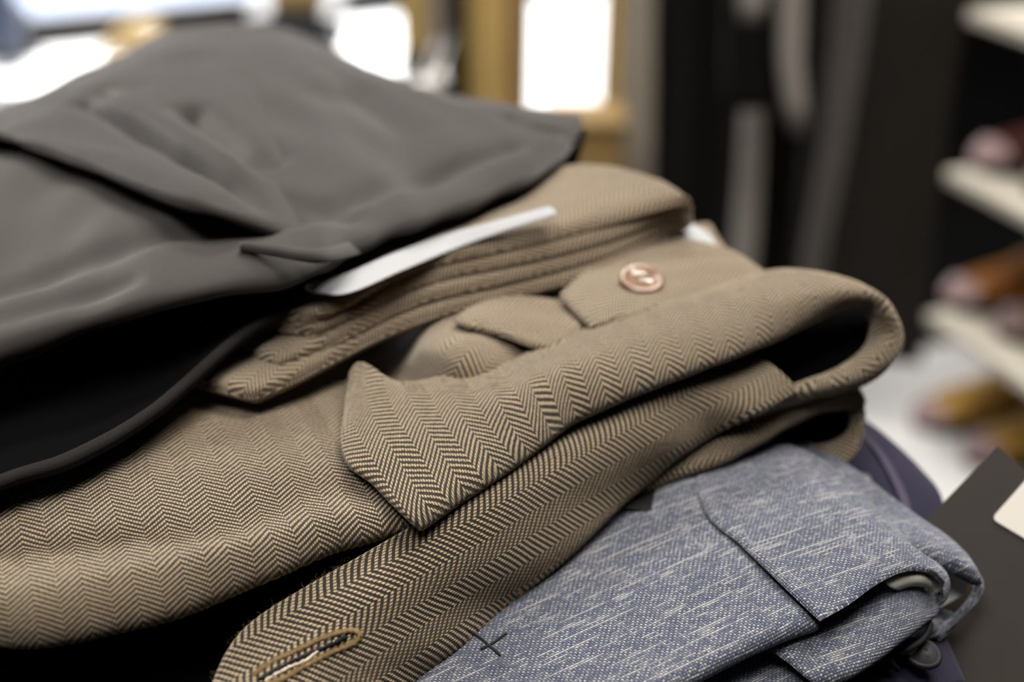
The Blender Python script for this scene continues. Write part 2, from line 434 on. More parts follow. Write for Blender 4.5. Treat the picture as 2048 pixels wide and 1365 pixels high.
# ================================================================== hang tag with sticker
PT = [np.array(at(1995, 893, .918)), np.array(at(1690, 1210, .868)), np.array(at(2330, 1140, .892))]
ex = PT[1] - PT[0]; ey = PT[2] - PT[0]
tn = np.cross(ex, ey); tn /= np.linalg.norm(tn); tn = tn if tn[2] > 0 else -tn
ex = ex / np.linalg.norm(ex); ey = ey - ex * (ey @ ex); ey /= np.linalg.norm(ey)
def ontag(px, py, lift):
    x = (px - 1024.0) / FPX; y = (py - 682.5) / FPX
    d = np.array([x, CP - y * SP, -(SP + y * CP)]); o = np.array([0, 0, CAMZ])
    return o + d * (((PT[0] + tn * lift) - o) @ tn) / (d @ tn)
def slab(name, pts, th, mat, parent, corner=0.0, n=6):
    """flat card with rounded corners: pts in order, all in one plane"""
    pts = [Vector(p) for p in pts]; N = Vector(tn); out = []
    k = len(pts)
    for i in range(k):
        a, b, c = pts[i - 1], pts[i], pts[(i + 1) % k]
        if corner:
            d1 = (a - b).normalized(); d2 = (c - b).normalized()
            p0 = b + d1 * corner; p2 = b + d2 * corner
            for j in range(n + 1):
                t = j / n; out.append(p0 * (1 - t) ** 2 + b * 2 * t * (1 - t) + p2 * t * t)
        else: out.append(b)
    K = len(out); m = MB()
    v = [p + N * th / 2 for p in out] + [p - N * th / 2 for p in out]
    m.add(v, [tuple(range(K)), tuple(range(2 * K - 1, K - 1, -1))] + [(i, i + K, (i + 1) % K + K, (i + 1) % K) for i in range(K)])
    return m.build(name, mat, parent)
p0 = PT[0]
tag = thing('swing_tag', tuple(at(2000, 1150, .86)), 'large dark brown card swing tag with a white sticker, beside the blue slub trousers', 'tag')
W_, H_ = 0.135, 0.090
slab('card', [p0, p0 + ex * W_, p0 + ex * W_ + ey * H_, p0 + ey * H_], 0.0011, M_TAG, tag)
s0 = ontag(1983, 1038, .0009)
sx_ = ontag(2100, 905, .0009) - s0; sy_ = ontag(2100, 1108, .0009) - s0
stick = slab('sticker', [s0, s0 + sx_ * 1.0, s0 + sx_ + sy_ * 1.4, s0 + sy_ * 1.4], 0.0005, M_STICK, tag, corner=0.0022)
for k, (a0, b0, ln) in enumerate(((.34, .30, .30), (.22, .40, .44), (.18, .62, .4))):
    q0 = s0 + sx_ * a0 + sy_ * b0 + tn * .0003; dx = sx_ * ln; dy = sy_ * .05
    slab('printed_line', [q0, q0 + dx, q0 + dx + dy, q0 + dy], 0.0002, M_INK, stick)

# ================================================================== blue slub trousers
blu = thing('blue_trousers', tuple(at(1400, 1200, .86)), 'folded blue and cream slub weave trousers under the brown herringbone pair', 'trousers')
BR = -0.10
def plan(a, b, rot=0.0, off=0.0):
    e = at(*b) - at(*a); e /= np.linalg.norm(e); e = np.array([e[0] * math.cos(rot) - e[1] * math.sin(rot), e[0] * math.sin(rot) + e[1] * math.cos(rot), 0])
    return e, np.array([-e[1], e[0], 1.0])
PB = plan((1396, 1365, .9), (1632, 1247, .9))
PB2 = plan((1396, 1365, .9), (1632, 1247, .9), -0.12)
PB3 = plan((1396, 1365, .9), (1632, 1247, .9), -0.35)
patch('front_panel', [
    [(860, 1130, 0.8830), (980, 1030, 0.8880), (1140, 960, 0.8950), (1300, 890, 0.9010), (1392, 880, .905), (1425, 905, .905)],
    [(800, 1260, 0.8830), (960, 1180, 0.8880), (1130, 1110, 0.8940), (1270, 1040, 0.9000), (1370, 990, .905), (1428, 1035, .904)],
    [(760, 1380, 0.8820), (930, 1310, 0.8870), (1130, 1230, 0.8940), (1290, 1160, 0.9000), (1420, 1080, .905), (1495, 1108, .905)],
    [(740, 1500, 0.8800), (920, 1430, 0.8860), (1130, 1340, 0.8930), (1320, 1250, 0.8990), (1470, 1170, .904), (1570, 1186, .904)],
    [(780, 1640, 0.8760), (960, 1550, 0.8820), (1180, 1450, 0.8900), (1380, 1350, 0.8970), (1530, 1275, .901), (1632, 1247, .902)],
    [(810, 1660, 0.8690), (985, 1565, 0.8750), (1200, 1458, 0.8830), (1395, 1356, 0.8890), (1540, 1285, .893), (1636, 1252, .894)]],
    M_BLUE, blu, uvw=.0003, T=0.0024, res=0.0012, wr=0.0007, wrs=0.05, seed=11, planar=PB, uvrot=BR)
patch('waistband', [
    [(1382, 900, .904), (1480, 880, .905), (1600, 900, .906), (1690, 960, .906), (1740, 1010, .904), (1770, 1040, .899)],
    [(1408, 1020, .9075), (1470, 960, .908), (1570, 950, .909), (1680, 1000, .909), (1780, 1070, .907), (1830, 1105, .901)],
    [(1482, 1092, .9080), (1540, 1050, .909), (1630, 1030, .910), (1730, 1050, .910), (1820, 1100, .907), (1868, 1135, .900)],
    [(1560, 1168, .9075), (1620, 1120, .909), (1700, 1100, .910), (1780, 1095, .909), (1850, 1122, .905), (1886, 1155, .898)],
    [(1640, 1243, .9060), (1693, 1213, .907), (1750, 1172, .908), (1803, 1146, .907), (1856, 1145, .904), (1884, 1172, .897)]],
    M_BLUE, blu, uvw=.0003, T=0.0026, res=0.0011, wr=0.0005, wrs=0.04, seed=12, planar=PB2, uvrot=BR - .05, uvoff=(.3, .1))
patch('waistband_curl', [
    [(1770, 1040, .897), (1800, 1075, .896), (1850, 1120, .896), (1880, 1150, .896)],
    [(1868, 1130, .897), (1880, 1140, .897), (1886, 1150, .897), (1884, 1170, .897)],
    [(1884, 1165, .893), (1890, 1175, .892), (1891, 1185, .891), (1887, 1198, .890)],
    [(1868, 1195, .888), (1875, 1200, .887), (1877, 1207, .886), (1868, 1218, .886)]],
    M_BLUE, blu, uvw=.0003, T=0.0024, res=0.0012, uvrot=BR, uvoff=(.1, .2))
patch('waistband_lining', [
    [(1770, 1145, .9045), (1802, 1130, .9045), (1836, 1128, .903), (1858, 1145, .9000)],
    [(1776, 1172, .9030), (1808, 1158, .9030), (1840, 1156, .902), (1862, 1168, .8975)],
    [(1795, 1180, .8990), (1822, 1172, .8990), (1846, 1174, .897), (1860, 1184, .8925)]],
    M_WHITELIN, blu, T=0.0014, res=0.0015, seed=3)
m = MB(); m.tube([at(*q) for q in ((1800, 1150, .9035), (1830, 1143, .903), (1852, 1150, .901), (1863, 1166, .8975), (1860, 1182, .894), (1850, 1192, .891))], 0.0009, 8)
m.build('lining_piping', M_WHITELIN, blu, smooth=True)
patch('back_waistband', [
    [(1450, 860, .896), (1600, 880, .898), (1705, 938, .899), (1800, 1010, .898), (1890, 1075, .896), (1935, 1115, .893)],
    [(1450, 900, .898), (1610, 930, .899), (1720, 985, .900), (1805, 1050, .899), (1895, 1105, .898), (1958, 1150, .893)],
    [(1500, 960, .897), (1640, 990, .898), (1740, 1040, .899), (1800, 1080, .899), (1900, 1128, .896), (1964, 1168, .890)],
    [(1560, 1020, .893), (1680, 1050, .894), (1760, 1090, .895), (1810, 1120, .894), (1900, 1145, .892), (1948, 1168, .888)]],
    M_BLUE, blu, uvw=.0003, T=0.0024, res=0.0014, wr=0.0004, seed=13, planar=PB3, uvrot=BR - .1, uvoff=(.2, .3))
patch('back_waistband_curl', [
    [(1925, 1110, .891), (1955, 1142, .889), (1968, 1170, .886), (1958, 1200, .882), (1925, 1235, .878), (1880, 1275, .875)],
    [(1910, 1130, .890), (1938, 1152, .889), (1946, 1172, .886), (1930, 1205, .881), (1895, 1240, .878), (1850, 1280, .875)]],
    M_BLUE, blu, uvw=.0003, T=0.0024, res=0.0012, uvrot=.5)
patch('back_lining', [
    [(1830, 1140, .889), (1890, 1135, .889), (1928, 1148, .889), (1934, 1166, .886)],
    [(1850, 1190, .880), (1890, 1185, .881), (1920, 1180, .882), (1932, 1178, .882)],
    [(1850, 1228, .876), (1885, 1215, .877), (1912, 1200, .879), (1928, 1190, .880)]],
    M_WHITELIN, blu, T=0.0014, res=0.0015, seed=5)
patch('inner_waistband', [
    [(1500, 1240, .894), (1600, 1190, .896), (1700, 1150, .897), (1790, 1135, .896), (1850, 1170, .892)],
    [(1530, 1290, .894), (1640, 1240, .897), (1740, 1195, .898), (1820, 1172, .896), (1872, 1194, .889)],
    [(1580, 1330, .893), (1660, 1285, .896), (1750, 1245, .897), (1825, 1212, .894), (1874, 1208, .887)],
    [(1625, 1367, .891), (1692, 1345, .893), (1760, 1303, .893), (1815, 1262, .891), (1872, 1222, .886)],
    [(1630, 1372, .885), (1690, 1352, .886), (1755, 1312, .886), (1812, 1270, .884), (1862, 1232, .881)]],
    M_BLUE, blu, uvw=.0003, T=0.0026, res=0.0012, wr=0.0006, seed=15, planar=PB2, uvrot=BR - .06, uvoff=(.05, .07))
patch('inner_panel', [
    [(1250, 1400, .884), (1360, 1340, .885), (1450, 1290, .886), (1560, 1240, .886)],
    [(1300, 1460, .884), (1410, 1400, .885), (1500, 1340, .886), (1590, 1300, .886)],
    [(1380, 1560, .883), (1480, 1480, .884), (1560, 1430, .885), (1640, 1380, .885)]],
    M_BLUE, blu, uvw=.0003, T=0.0026, res=0.0012, seed=16, planar=PB, uvrot=BR, uvoff=(.15, .07))
patch('waist_tab', [
    [(1740, 1260, .879), (1800, 1225, .880), (1860, 1215, .879), (1905, 1225, .876)],
    [(1750, 1290, .879), (1810, 1262, .880), (1865, 1245, .878), (1912, 1250, .874)],
    [(1766, 1312, .878), (1820, 1288, .879), (1860, 1268, .877), (1880, 1284, .873)]],
    M_BLUE, blu, uvw=.0003, T=0.002, res=0.0012, seed=17, uvrot=.3)
patch('lower_leg', [
    [(700, 1250, 0.8680), (1000, 1100, 0.8720), (1300, 1000, 0.8820), (1600, 950, .886), (1740, 960, .886)],
    [(700, 1500, 0.8660), (1000, 1350, 0.8700), (1300, 1230, 0.8790), (1560, 1150, .884), (1800, 1120, .884)],
    [(760, 1700, 0.8640), (1100, 1560, 0.8670), (1340, 1470, 0.8750), (1560, 1360, .879), (1780, 1240, .878)]],
    M_BLUE, blu, uvw=.0003, T=0.008, res=0.003, seed=18, edge=.004)
# dark lines drawn in for a fold shadow on the blue pair
for k, pts in enumerate(([(938, 1262), (965, 1280), (1000, 1312)], [(962, 1300), (985, 1288), (1012, 1268)])):
    m = MB(); m.tube([at(x, y, .9012) for x, y in pts], 0.00045, 8); m.build('fold_shade_line', M_STRING_AND_SHADE, blu, smooth=True)
cs = MB(); cs.tube([at(*p) for p in ((1854, 1236, .8855), (1861, 1250, .885), (1856, 1268, .884), (1842, 1284, .884), (1820, 1298, .8835), (1795, 1312, .882))], 0.0009, 8)
st = cs.build('tag_string', M_STRING_AND_SHADE, tag, smooth=True)
cs = MB(); cs.tube([at(*p) for p in ((1755, 1296, .884), (1762, 1306, .885), (1780, 1322, .883), (1796, 1342, .880))], 0.0009, 8)
cs.build('tag_string', M_STRING_AND_SHADE, tag, smooth=True)

# ================================================================== brown herringbone trousers (open waist)
def orth(a, b, c, d):
    e1 = at(*b) - at(*a); e1 /= np.linalg.norm(e1)
    e2 = at(*d) - at(*c); e2 -= e1 * (e2 @ e1); e2 /= np.linalg.norm(e2); return e1, e2
_v1, _u1 = orth((290, 990, .93), (345, 1165, .927), (200, 1060, .93), (600, 1060, .93))
PA = (_u1, _v1 + np.array([0, 0, -1.3]))
_v2, _u2 = orth((830, 1350, .886), (1250, 1000, .908), (604, 1180, .914), (1016, 1196, .893))
PC = (_u2 * math.cos(-.13) + _v2 * math.sin(-.13), _v2 * math.cos(-.13) - _u2 * math.sin(-.13))
bro = thing('herringbone_trousers', tuple(at(700, 1100, .89)), 'brown herringbone trousers lying open at the waist with a buttonhole in front', 'trousers')
patch('front_panel', [
    [(-200, 860, .924), (0, 850, .928), (200, 790, .930), (400, 735, .930), (590, 720, .930), (750, 790, .930)],
    [(-190, 1010, .929), (15, 985, .931), (225, 922, .932), (420, 850, .932), (605, 830, .931), (758, 890, .930)],
    [(-175, 1100, .929), (35, 1066, .931), (255, 1030, .932), (440, 985, .932), (620, 928, .931), (770, 960, .929)],
    [(-160, 1150, .926), (50, 1126, .927), (275, 1096, .928), (460, 1072, .928), (635, 998, .928), (785, 1000, .927)],
    [(-150, 1200, .926), (60, 1190, .928), (290, 1148, .929), (475, 1106, .929), (655, 1045, .929), (802, 1028, .926)],
    [(-120, 1262, .918), (85, 1280, .918), (315, 1235, .919), (510, 1162, .921), (680, 1094, .922), (838, 1050, .922)],
    [(-120, 1255, .908), (82, 1270, .908), (310, 1224, .909), (505, 1152, .911), (672, 1084, .912), (830, 1040, .912)]],
    M_BROWN, bro, T=0.0026, res=0.00050, wr=0.0010, wrs=0.045, seed=21, planar=PA, uvrot=0, edge=.0016, weave=.00030)
def rows_T(cols): return [list(r) for r in zip(*cols)]
patch('waistband', rows_T([
    [(706, 742, .936), (684, 905, .935), (750, 975, .933), (826, 1052, .928), (832, 1050, .920)],
    [(728, 728, .942), (755, 850, .939), (830, 925, .936), (893, 1006, .930), (898, 1000, .922)],
    [(795, 770, .940), (870, 805, .941), (925, 860, .940), (1000, 938, .933), (1003, 930, .925)],
    [(940, 745, .938), (985, 770, .943), (1030, 810, .944), (1080, 882, .936), (1082, 872, .929)],
    [(1060, 695, .936), (1090, 705, .945), (1120, 755, .948), (1150, 832, .939), (1152, 824, .932)],
    [(1240, 632, .940), (1250, 640, .949), (1280, 690, .951), (1300, 767, .943), (1302, 758, .936)],
    [(1420, 585, .942), (1430, 588, .953), (1440, 630, .954), (1450, 712, .946), (1450, 704, .939)],
    [(1550, 552, .945), (1560, 550, .955), (1565, 600, .956), (1560, 667, .947), (1560, 660, .940)],
    [(1670, 568, .944), (1680, 562, .955), (1668, 588, .956), (1652, 626, .948), (1650, 620, .942)],
    [(1748, 605, .941), (1757, 598, .950), (1745, 595, .953), (1716, 604, .948), (1712, 606, .943)],
    [(1778, 650, .937), (1790, 642, .944), (1776, 628, .948), (1746, 626, .945), (1738, 628, .941)],
    [(1780, 695, .932), (1796, 690, .937), (1782, 670, .941), (1755, 662, .940), (1746, 662, .937)],
    [(1750, 733, .927), (1766, 735, .931), (1757, 720, .935), (1738, 705, .935), (1730, 702, .933)],
    [(1700, 762, .922), (1714, 767, .926), (1704, 757, .930), (1690, 742, .931), (1684, 738, .929)],
    [(1610, 790, .919), (1620, 792, .923), (1612, 787, .927), (1602, 778, .929), (1598, 775, .927)],
    [(1500, 825, .914), (1512, 832, .918), (1504, 828, .922), (1500, 818, .925), (1496, 814, .923)]]),
    M_BROWN, bro, T=0.0028, res=0.00050, wr=0.0005, wrs=0.03, seed=22, uvrot=math.pi / 2 + 1.45, uvoff=(.2, .0), edge=.0018, weave=.00030)
patch('fly_facing', rows_T([
    [(395, 1500, 0.9020), (520, 1510, 0.8970), (660, 1530, 0.8790), (634, 1522, 0.8745)],
    [(424, 1370, 0.9050), (620, 1370, 0.9020), (818, 1365, 0.8850), (792, 1357, 0.8805)],
    [(486, 1262, 0.9090), (700, 1275, 0.9070), (912, 1285, 0.8900), (886, 1277, 0.8855)],
    [(604, 1180, 0.9140), (800, 1190, 0.9120), (1016, 1196, 0.8930), (990, 1188, 0.8885)],
    [(745, 1098, 0.9200), (930, 1100, 0.9170), (1120, 1112, 0.9000), (1094, 1104, 0.8955)],
    [(870, 1020, 0.9260), (1030, 1020, 0.9220), (1200, 1036, 0.9050), (1174, 1028, 0.9005)],
    [(1000, 910, 0.9310), (1150, 930, 0.9270), (1282, 966, 0.9090), (1256, 958, 0.9045)],
    [(1120, 835, 0.9314), (1250, 860, 0.9308), (1352, 907, 0.9162), (1326, 899, 0.9117)],
    [(1250, 765, 0.9344), (1350, 800, 0.9338), (1422, 862, 0.9202), (1396, 854, 0.9157)],
    [(1370, 718, 0.9334), (1450, 765, 0.9345), (1502, 824, 0.9278), (1476, 816, 0.9233)],
    [(1488, 694, 0.9344), (1545, 735, 0.9355), (1594, 778, 0.9308), (1568, 770, 0.9263)]]),
    M_BROWN, bro, T=0.0026, res=0.00042, wr=0.0006, wrs=0.05, seed=23, planar=PC, uvrot=0.16, edge=.0016, weave=.00030)
patch('waist_lining', [
    [(1180, 760, .925), (1350, 690, .928), (1500, 640, .930), (1650, 600, .934), (1760, 615, .938)],
    [(1250, 790, .922), (1400, 740, .925), (1540, 700, .927), (1660, 670, .930), (1768, 660, .934)],
    [(1300, 850, .918), (1450, 790, .921), (1570, 775, .924), (1680, 740, .927), (1755, 700, .931)]],
    M_BLACKLIN, bro, T=0.0012, res=0.003, wr=0.0012, seed=31)
patch('waist_lining', [
    [(-250, 1180, .902), (100, 1180, .902), (450, 1130, .903), (800, 1040, .905), (1000, 960, .912)],
    [(-250, 1300, .895), (100, 1290, .895), (400, 1240, .895), (640, 1170, .898), (900, 1050, .903)],
    [(-250, 1500, .882), (100, 1500, .882), (400, 1480, .884), (560, 1420, .887), (700, 1350, .890)]],
    M_BLACKLIN, bro, T=0.0015, res=0.003, wr=0.001, seed=32)
patch('back_waistband', [
    [(1130, 960, .905), (1290, 860, .912), (1400, 815, .916), (1500, 785, .919), (1600, 768, .921), (1690, 762, .920), (1722, 790, .914)],
    [(1180, 990, .903), (1310, 910, .911), (1420, 865, .916), (1510, 828, .920), (1610, 798, .921), (1698, 782, .919), (1727, 812, .912)],
    [(1232, 1010, .900), (1340, 956, .907), (1432, 925, .911), (1495, 893, .914), (1572, 850, .916), (1642, 818, .916), (1694, 812, .913)],
    [(1228, 1004, .893), (1336, 950, .900), (1428, 918, .904), (1492, 887, .907), (1570, 846, .909), (1640, 816, .910), (1690, 814, .909)]],
    M_BROWN, bro, T=0.0026, res=0.0013, wr=0.0004, seed=24, uvrot=math.pi / 2 + .2, uvoff=(.1, .1))
patch('back_waistband_curl', [
    [(1690, 785, .917), (1722, 800, .913), (1730, 845, .908), (1716, 900, .902), (1668, 936, .897), (1590, 930, .896), (1470, 905, .898)],
    [(1690, 800, .916), (1712, 818, .912), (1716, 850, .908), (1700, 885, .903), (1655, 908, .899), (1590, 905, .898), (1475, 888, .900)],
    [(1682, 812, .912), (1696, 825, .910), (1699, 850, .907), (1686, 872, .903), (1650, 888, .900), (1588, 890, .899), (1480, 878, .900)]],
    M_BROWN, bro, T=0.0024, res=0.0013, wr=0.0002, seed=25, uvrot=.2)
patch('back_lining', [
    [(1400, 880, .905), (1500, 840, .908), (1600, 800, .911), (1715, 800, .910)],
    [(1430, 910, .898), (1520, 880, .900), (1610, 850, .904), (1712, 850, .904)],
    [(1450, 930, .896), (1530, 915, .896), (1620, 905, .896), (1690, 890, .899)]],
    M_BLACKLIN, bro, T=0.001, res=0.003)
patch('shadow_gap_sheet', [  # dark sheet added where there is only a shadow gap
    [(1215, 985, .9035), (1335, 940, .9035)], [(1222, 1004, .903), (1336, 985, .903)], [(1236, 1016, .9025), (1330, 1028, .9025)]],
    M_STRING_AND_SHADE, bro, T=0.0008, res=0.002)
patch('fly_flap', [
    [(1118, 592, .952), (1205, 520, .953), (1322, 480, .953), (1450, 499, .951), (1530, 548, .948)],
    [(1145, 622, .951), (1235, 570, .953), (1340, 540, .953), (1450, 545, .951), (1540, 570, .947)],
    [(1182, 660, .949), (1265, 636, .951), (1350, 612, .951), (1445, 592, .949), (1545, 590, .945)]],
    M_BROWN2, bro, T=0.0030, res=0.0016, wr=0.0005, seed=26, uvrot=1.2)
button('button', M_BUTTON, bro, at(1283, 566, .9545), 0.0080, (0.05, -0.30, 1), M_LTHREAD)
patch('pocket_bag', [
    [(600, 760, .922), (740, 660, .922), (860, 600, .926), (1000, 560, .933), (1150, 520, .940), (1300, 470, .942), (1420, 450, .940)],
    [(660, 820, .922), (780, 730, .923), (872, 660, .943), (1000, 620, .943), (1150, 580, .943), (1320, 540, .942), (1480, 540, .940)],
    [(720, 870, .922), (815, 790, .925), (920, 720, .946), (1050, 685, .943), (1180, 650, .941), (1360, 610, .940), (1520, 590, .938)],
    [(800, 940, .920), (880, 870, .922), (975, 810, .934), (1100, 750, .935), (1260, 690, .935), (1420, 650, .934), (1560, 640, .934)]],
    M_BROWN2, bro, T=0.0026, res=0.0018, wr=0.0012, wrs=0.03, seed=27, uvrot=1.0)
patch('belt_loop', [
    [(905, 640, .9500), (985, 600, .949), (1100, 600, .948), (1180, 640, .947)],
    [(925, 652, .9500), (1000, 640, .950), (1080, 655, .948), (1140, 680, .947)],
    [(935, 660, .9485), (1000, 672, .949), (1062, 694, .947), (1110, 706, .945)]],
    M_BROWN2, bro, T=0.0028, res=0.0015, wr=0.0004, seed=28, uvrot=1.1)
# loose wool fibres standing off the edges nearest the camera
def fibres(parent, mat, lines, n, seed):
    rs = np.random.RandomState(seed); m = MB()
    for k in range(n):
        ln = lines[rs.randint(len(lines))]
        P = crm(np.array([at(*q) for q in ln]), np.array([rs.uniform(0, len(ln) - 1)]))[0] + rs.normal(0, .0003, 3)
        L = rs.uniform(.0005, .0022); d = rs.normal(0, 1, 3) + np.array([.2, -.5, -.2]); d /= np.linalg.norm(d)
        b = rs.normal(0, .0006, 3)
        m.tube([P, P + d * L * .5 + b, P + d * L + rs.normal(0, .0004, 3)], .000035, 3)
    o = m.build('stray_fibres', mat, parent, smooth=True); o['kind'] = 'stuff'; return o
fibres(bro, M_THREAD, [
    [(0, 1280, .915), (170, 1272, .915), (400, 1202, .917), (640, 1108, .918), (838, 1052, .919)],
    [(832, 1050, .925), (893, 1006, .928), (1000, 938, .931), (1082, 882, .934), (1150, 832, .937), (1300, 767, .941), (1450, 712, .944)],
    [(838, 1365, .890), (930, 1285, .895), (1030, 1196, .899), (1120, 1112, .905), (1200, 1036, .910), (1282, 966, .914)],
    [(424, 1370, .905), (486, 1262, .909), (604, 1180, .914), (700, 1120, .917)]], 600, 5)
FLY = bpy.data.objects['fly_facing']
_v = np.empty(len(FLY.data.vertices) * 3, np.float32); FLY.data.vertices.foreach_get('co', _v); _v = _v.reshape(-1, 3)[:len(_v) // 6]
_d = _v @ np.array([0, CP, -SP]) - CAMZ * -SP
_u = _v @ np.array([0, SP, CP]) - CAMZ * CP
_px = 1024 + FPX * _v[:, 0] / _d; _py = 682.5 - FPX * _u / _d
def BHZ(px, py):
    k = np.argmin((_px - px) ** 2 + (_py - py) ** 2); return float(_v[k, 2]) + .0002
# buttonhole: two corded lips round a slit on the fly facing
def lift(P, d): return [tuple(np.array(p) + np.array([0, 0, d])) for p in P]
bhz = lambda px, py: BHZ(px, py)
L1 = [(505, 1352), (540, 1325), (590, 1302), (640, 1278), (690, 1262), (718, 1266), (706, 1286), (660, 1306), (610, 1332), (565, 1358), (530, 1372)]
def rib(pts, r, name, mat, jit, seed):
    rs = np.random.RandomState(seed); P = crm(np.array([at(x, y, bhz(x, y)) for x, y in pts]), np.linspace(0, len(pts) - 1, 120))
    P = P + rs.normal(0, jit, P.shape)
    m = MB(); m.tube(P, [r * (0.8 + 0.4 * rs.rand()) for _ in P], 8); return m.build(name, mat, bro, smooth=True)
rs = np.random.RandomState(8)
lip = crm(np.array([at(x, y, bhz(x, y)) for x, y in L1]), np.linspace(0, len(L1) - 1, 150))
m = MB(); m.tube(lip - np.array([0, 0, .0004]), .0006, 8)
for k in range(1, 149):
    tg = lip[k + 1] - lip[k - 1]; tg /= np.linalg.norm(tg); sd = np.cross(tg, [0, -.3, 1]); sd /= np.linalg.norm(sd)
    w = .0009 * rs.uniform(.7, 1.3); P = lip[k] + rs.normal(0, .00006, 3)
    m.tube([P - sd * w - np.array([0, 0, .0003]), P - sd * w * .6 + np.array([0, 0, .00028]), P + sd * w * .6 + np.array([0, 0, .00028]) + tg * .0002, P + sd * w - np.array([0, 0, .0003]) + tg * .0002], .00013, 5)
m.build('buttonhole', M_THREAD, bro, smooth=True)
rib([(530, 1362), (575, 1337), (612, 1322), (640, 1300), (672, 1284)], 0.00042, 'buttonhole_thread', M_LTHREAD, 0.00010, 2)
rib([(520, 1360), (570, 1331), (620, 1308), (670, 1286), (692, 1274)], 0.0006, 'buttonhole_slit', M_STRING_AND_SHADE, 0.00005, 3)

# ================================================================== second brown pair, folded into layers
fol = thing('folded_trousers', tuple(at(900, 560, .935)), 'olive brown herringbone trousers folded in stacked layers under the white paper slip', 'trousers')
def layer(name, near, far, T, seed, dark=False):
    near = [tuple(p) for p in near]; far = [tuple(p) for p in far]
    mid = [((a[0] + b[0]) / 2, (a[1] + b[1]) / 2, (a[2] + b[2]) / 2 + .001) for a, b in zip(near, far)]
    q = [((a[0] * 3 + b[0]) / 4, (a[1] * 3 + b[1]) / 4, (a[2] * 3 + b[2]) / 4 + .0008) for a, b in zip(near, far)]
    return patch(name, [far, mid, q, near], M_BROWN2, fol, T=T, res=0.0016, wr=0.0005, wrs=.05, seed=seed, uvrot=1.3, edge=T * .55, uvoff=(seed * .01, 0))
layer('folded_layer', [(508, 800, .9400), (590, 765, .9410), (690, 712, .9430), (800, 660, .9450), (900, 625, .9470), (1050, 588, .9490), (1200, 548, .952), (1320, 478, .956), (1388, 442, .958)],
      [(388, 770, .9395), (470, 705, .941), (560, 640, .943), (680, 560, .945), (820, 500, .947), (980, 440, .949), (1120, 390, .952), (1250, 370, .956), (1345, 400, .958)], .0062, 41)
layer('folded_layer', [(560, 740, .9435), (620, 715, .945), (700, 672, .9485), (800, 622, .9505), (900, 588, .9525), (1050, 554, .9545), (1200, 514, .957), (1320, 458, .960), (1386, 430, .962)],
      [(470, 700, .943), (540, 660, .945), (600, 600, .948), (700, 540, .9505), (830, 480, .9525), (980, 420, .9545), (1120, 380, .957), (1250, 362, .960), (1345, 395, .962)], .0060, 42)
layer('folded_layer', [(640, 672, .9500), (680, 655, .951), (730, 628, .953), (800, 588, .9555), (900, 552, .9575), (1050, 522, .9595), (1200, 484, .962), (1320, 438, .9645), (1388, 418, .966)],
      [(515, 655, .950), (560, 632, .951), (620, 590, .9535), (700, 530, .9555), (830, 470, .9575), (980, 410, .9595), (1120, 370, .962), (1250, 356, .9645), (1345, 390, .966)], .0062, 43)
layer('folded_layer', [(650, 640, .9545), (690, 620, .9555), (740, 590, .958), (800, 558, .960), (900, 522, .9625), (1050, 490, .9645), (1200, 452, .967), (1320, 418, .9695), (1384, 404, .970)],
      [(560, 640, .9545), (590, 622, .9555), (640, 580, .958), (710, 520, .960), (830, 460, .9625), (980, 400, .9645), (1080, 350, .967), (1200, 340, .9695), (1340, 380, .970)], .0060, 44)
pap = patch('paper_slip', [
    [(612, 568, .9655), (690, 548, .9665), (780, 510, .968), (870, 476, .968), (990, 442, .972), (1100, 412, .976)],
    [(610, 578, .9640), (700, 566, .9655), (800, 524, .9670), (890, 488, .967), (1005, 452, .9715), (1110, 421, .9755)],
    [(622, 586, .9630), (692, 588, .9645), (800, 544, .9660), (900, 502, .966), (1010, 462, .9705), (1115, 428, .975)]],
    M_PAPER, None, T=0.0006, res=0.002, wr=0.0003)
hprop(pap, 'narrow white paper slip lying on the folded brown trousers under the charcoal pair', 'paper')
pp = patch('paper_card', [
    [(1318, 440, .952), (1375, 445, .952), (1420, 470, .950)], [(1320, 470, .952), (1385, 475, .952), (1435, 492, .950)],
    [(1330, 500, .949), (1400, 505, .949), (1455, 512, .948)]], M_PAPERG, None, T=0.0008, res=0.003)
hprop(pp, 'pale grey paper peeking out behind the flap with the tan button', 'paper')

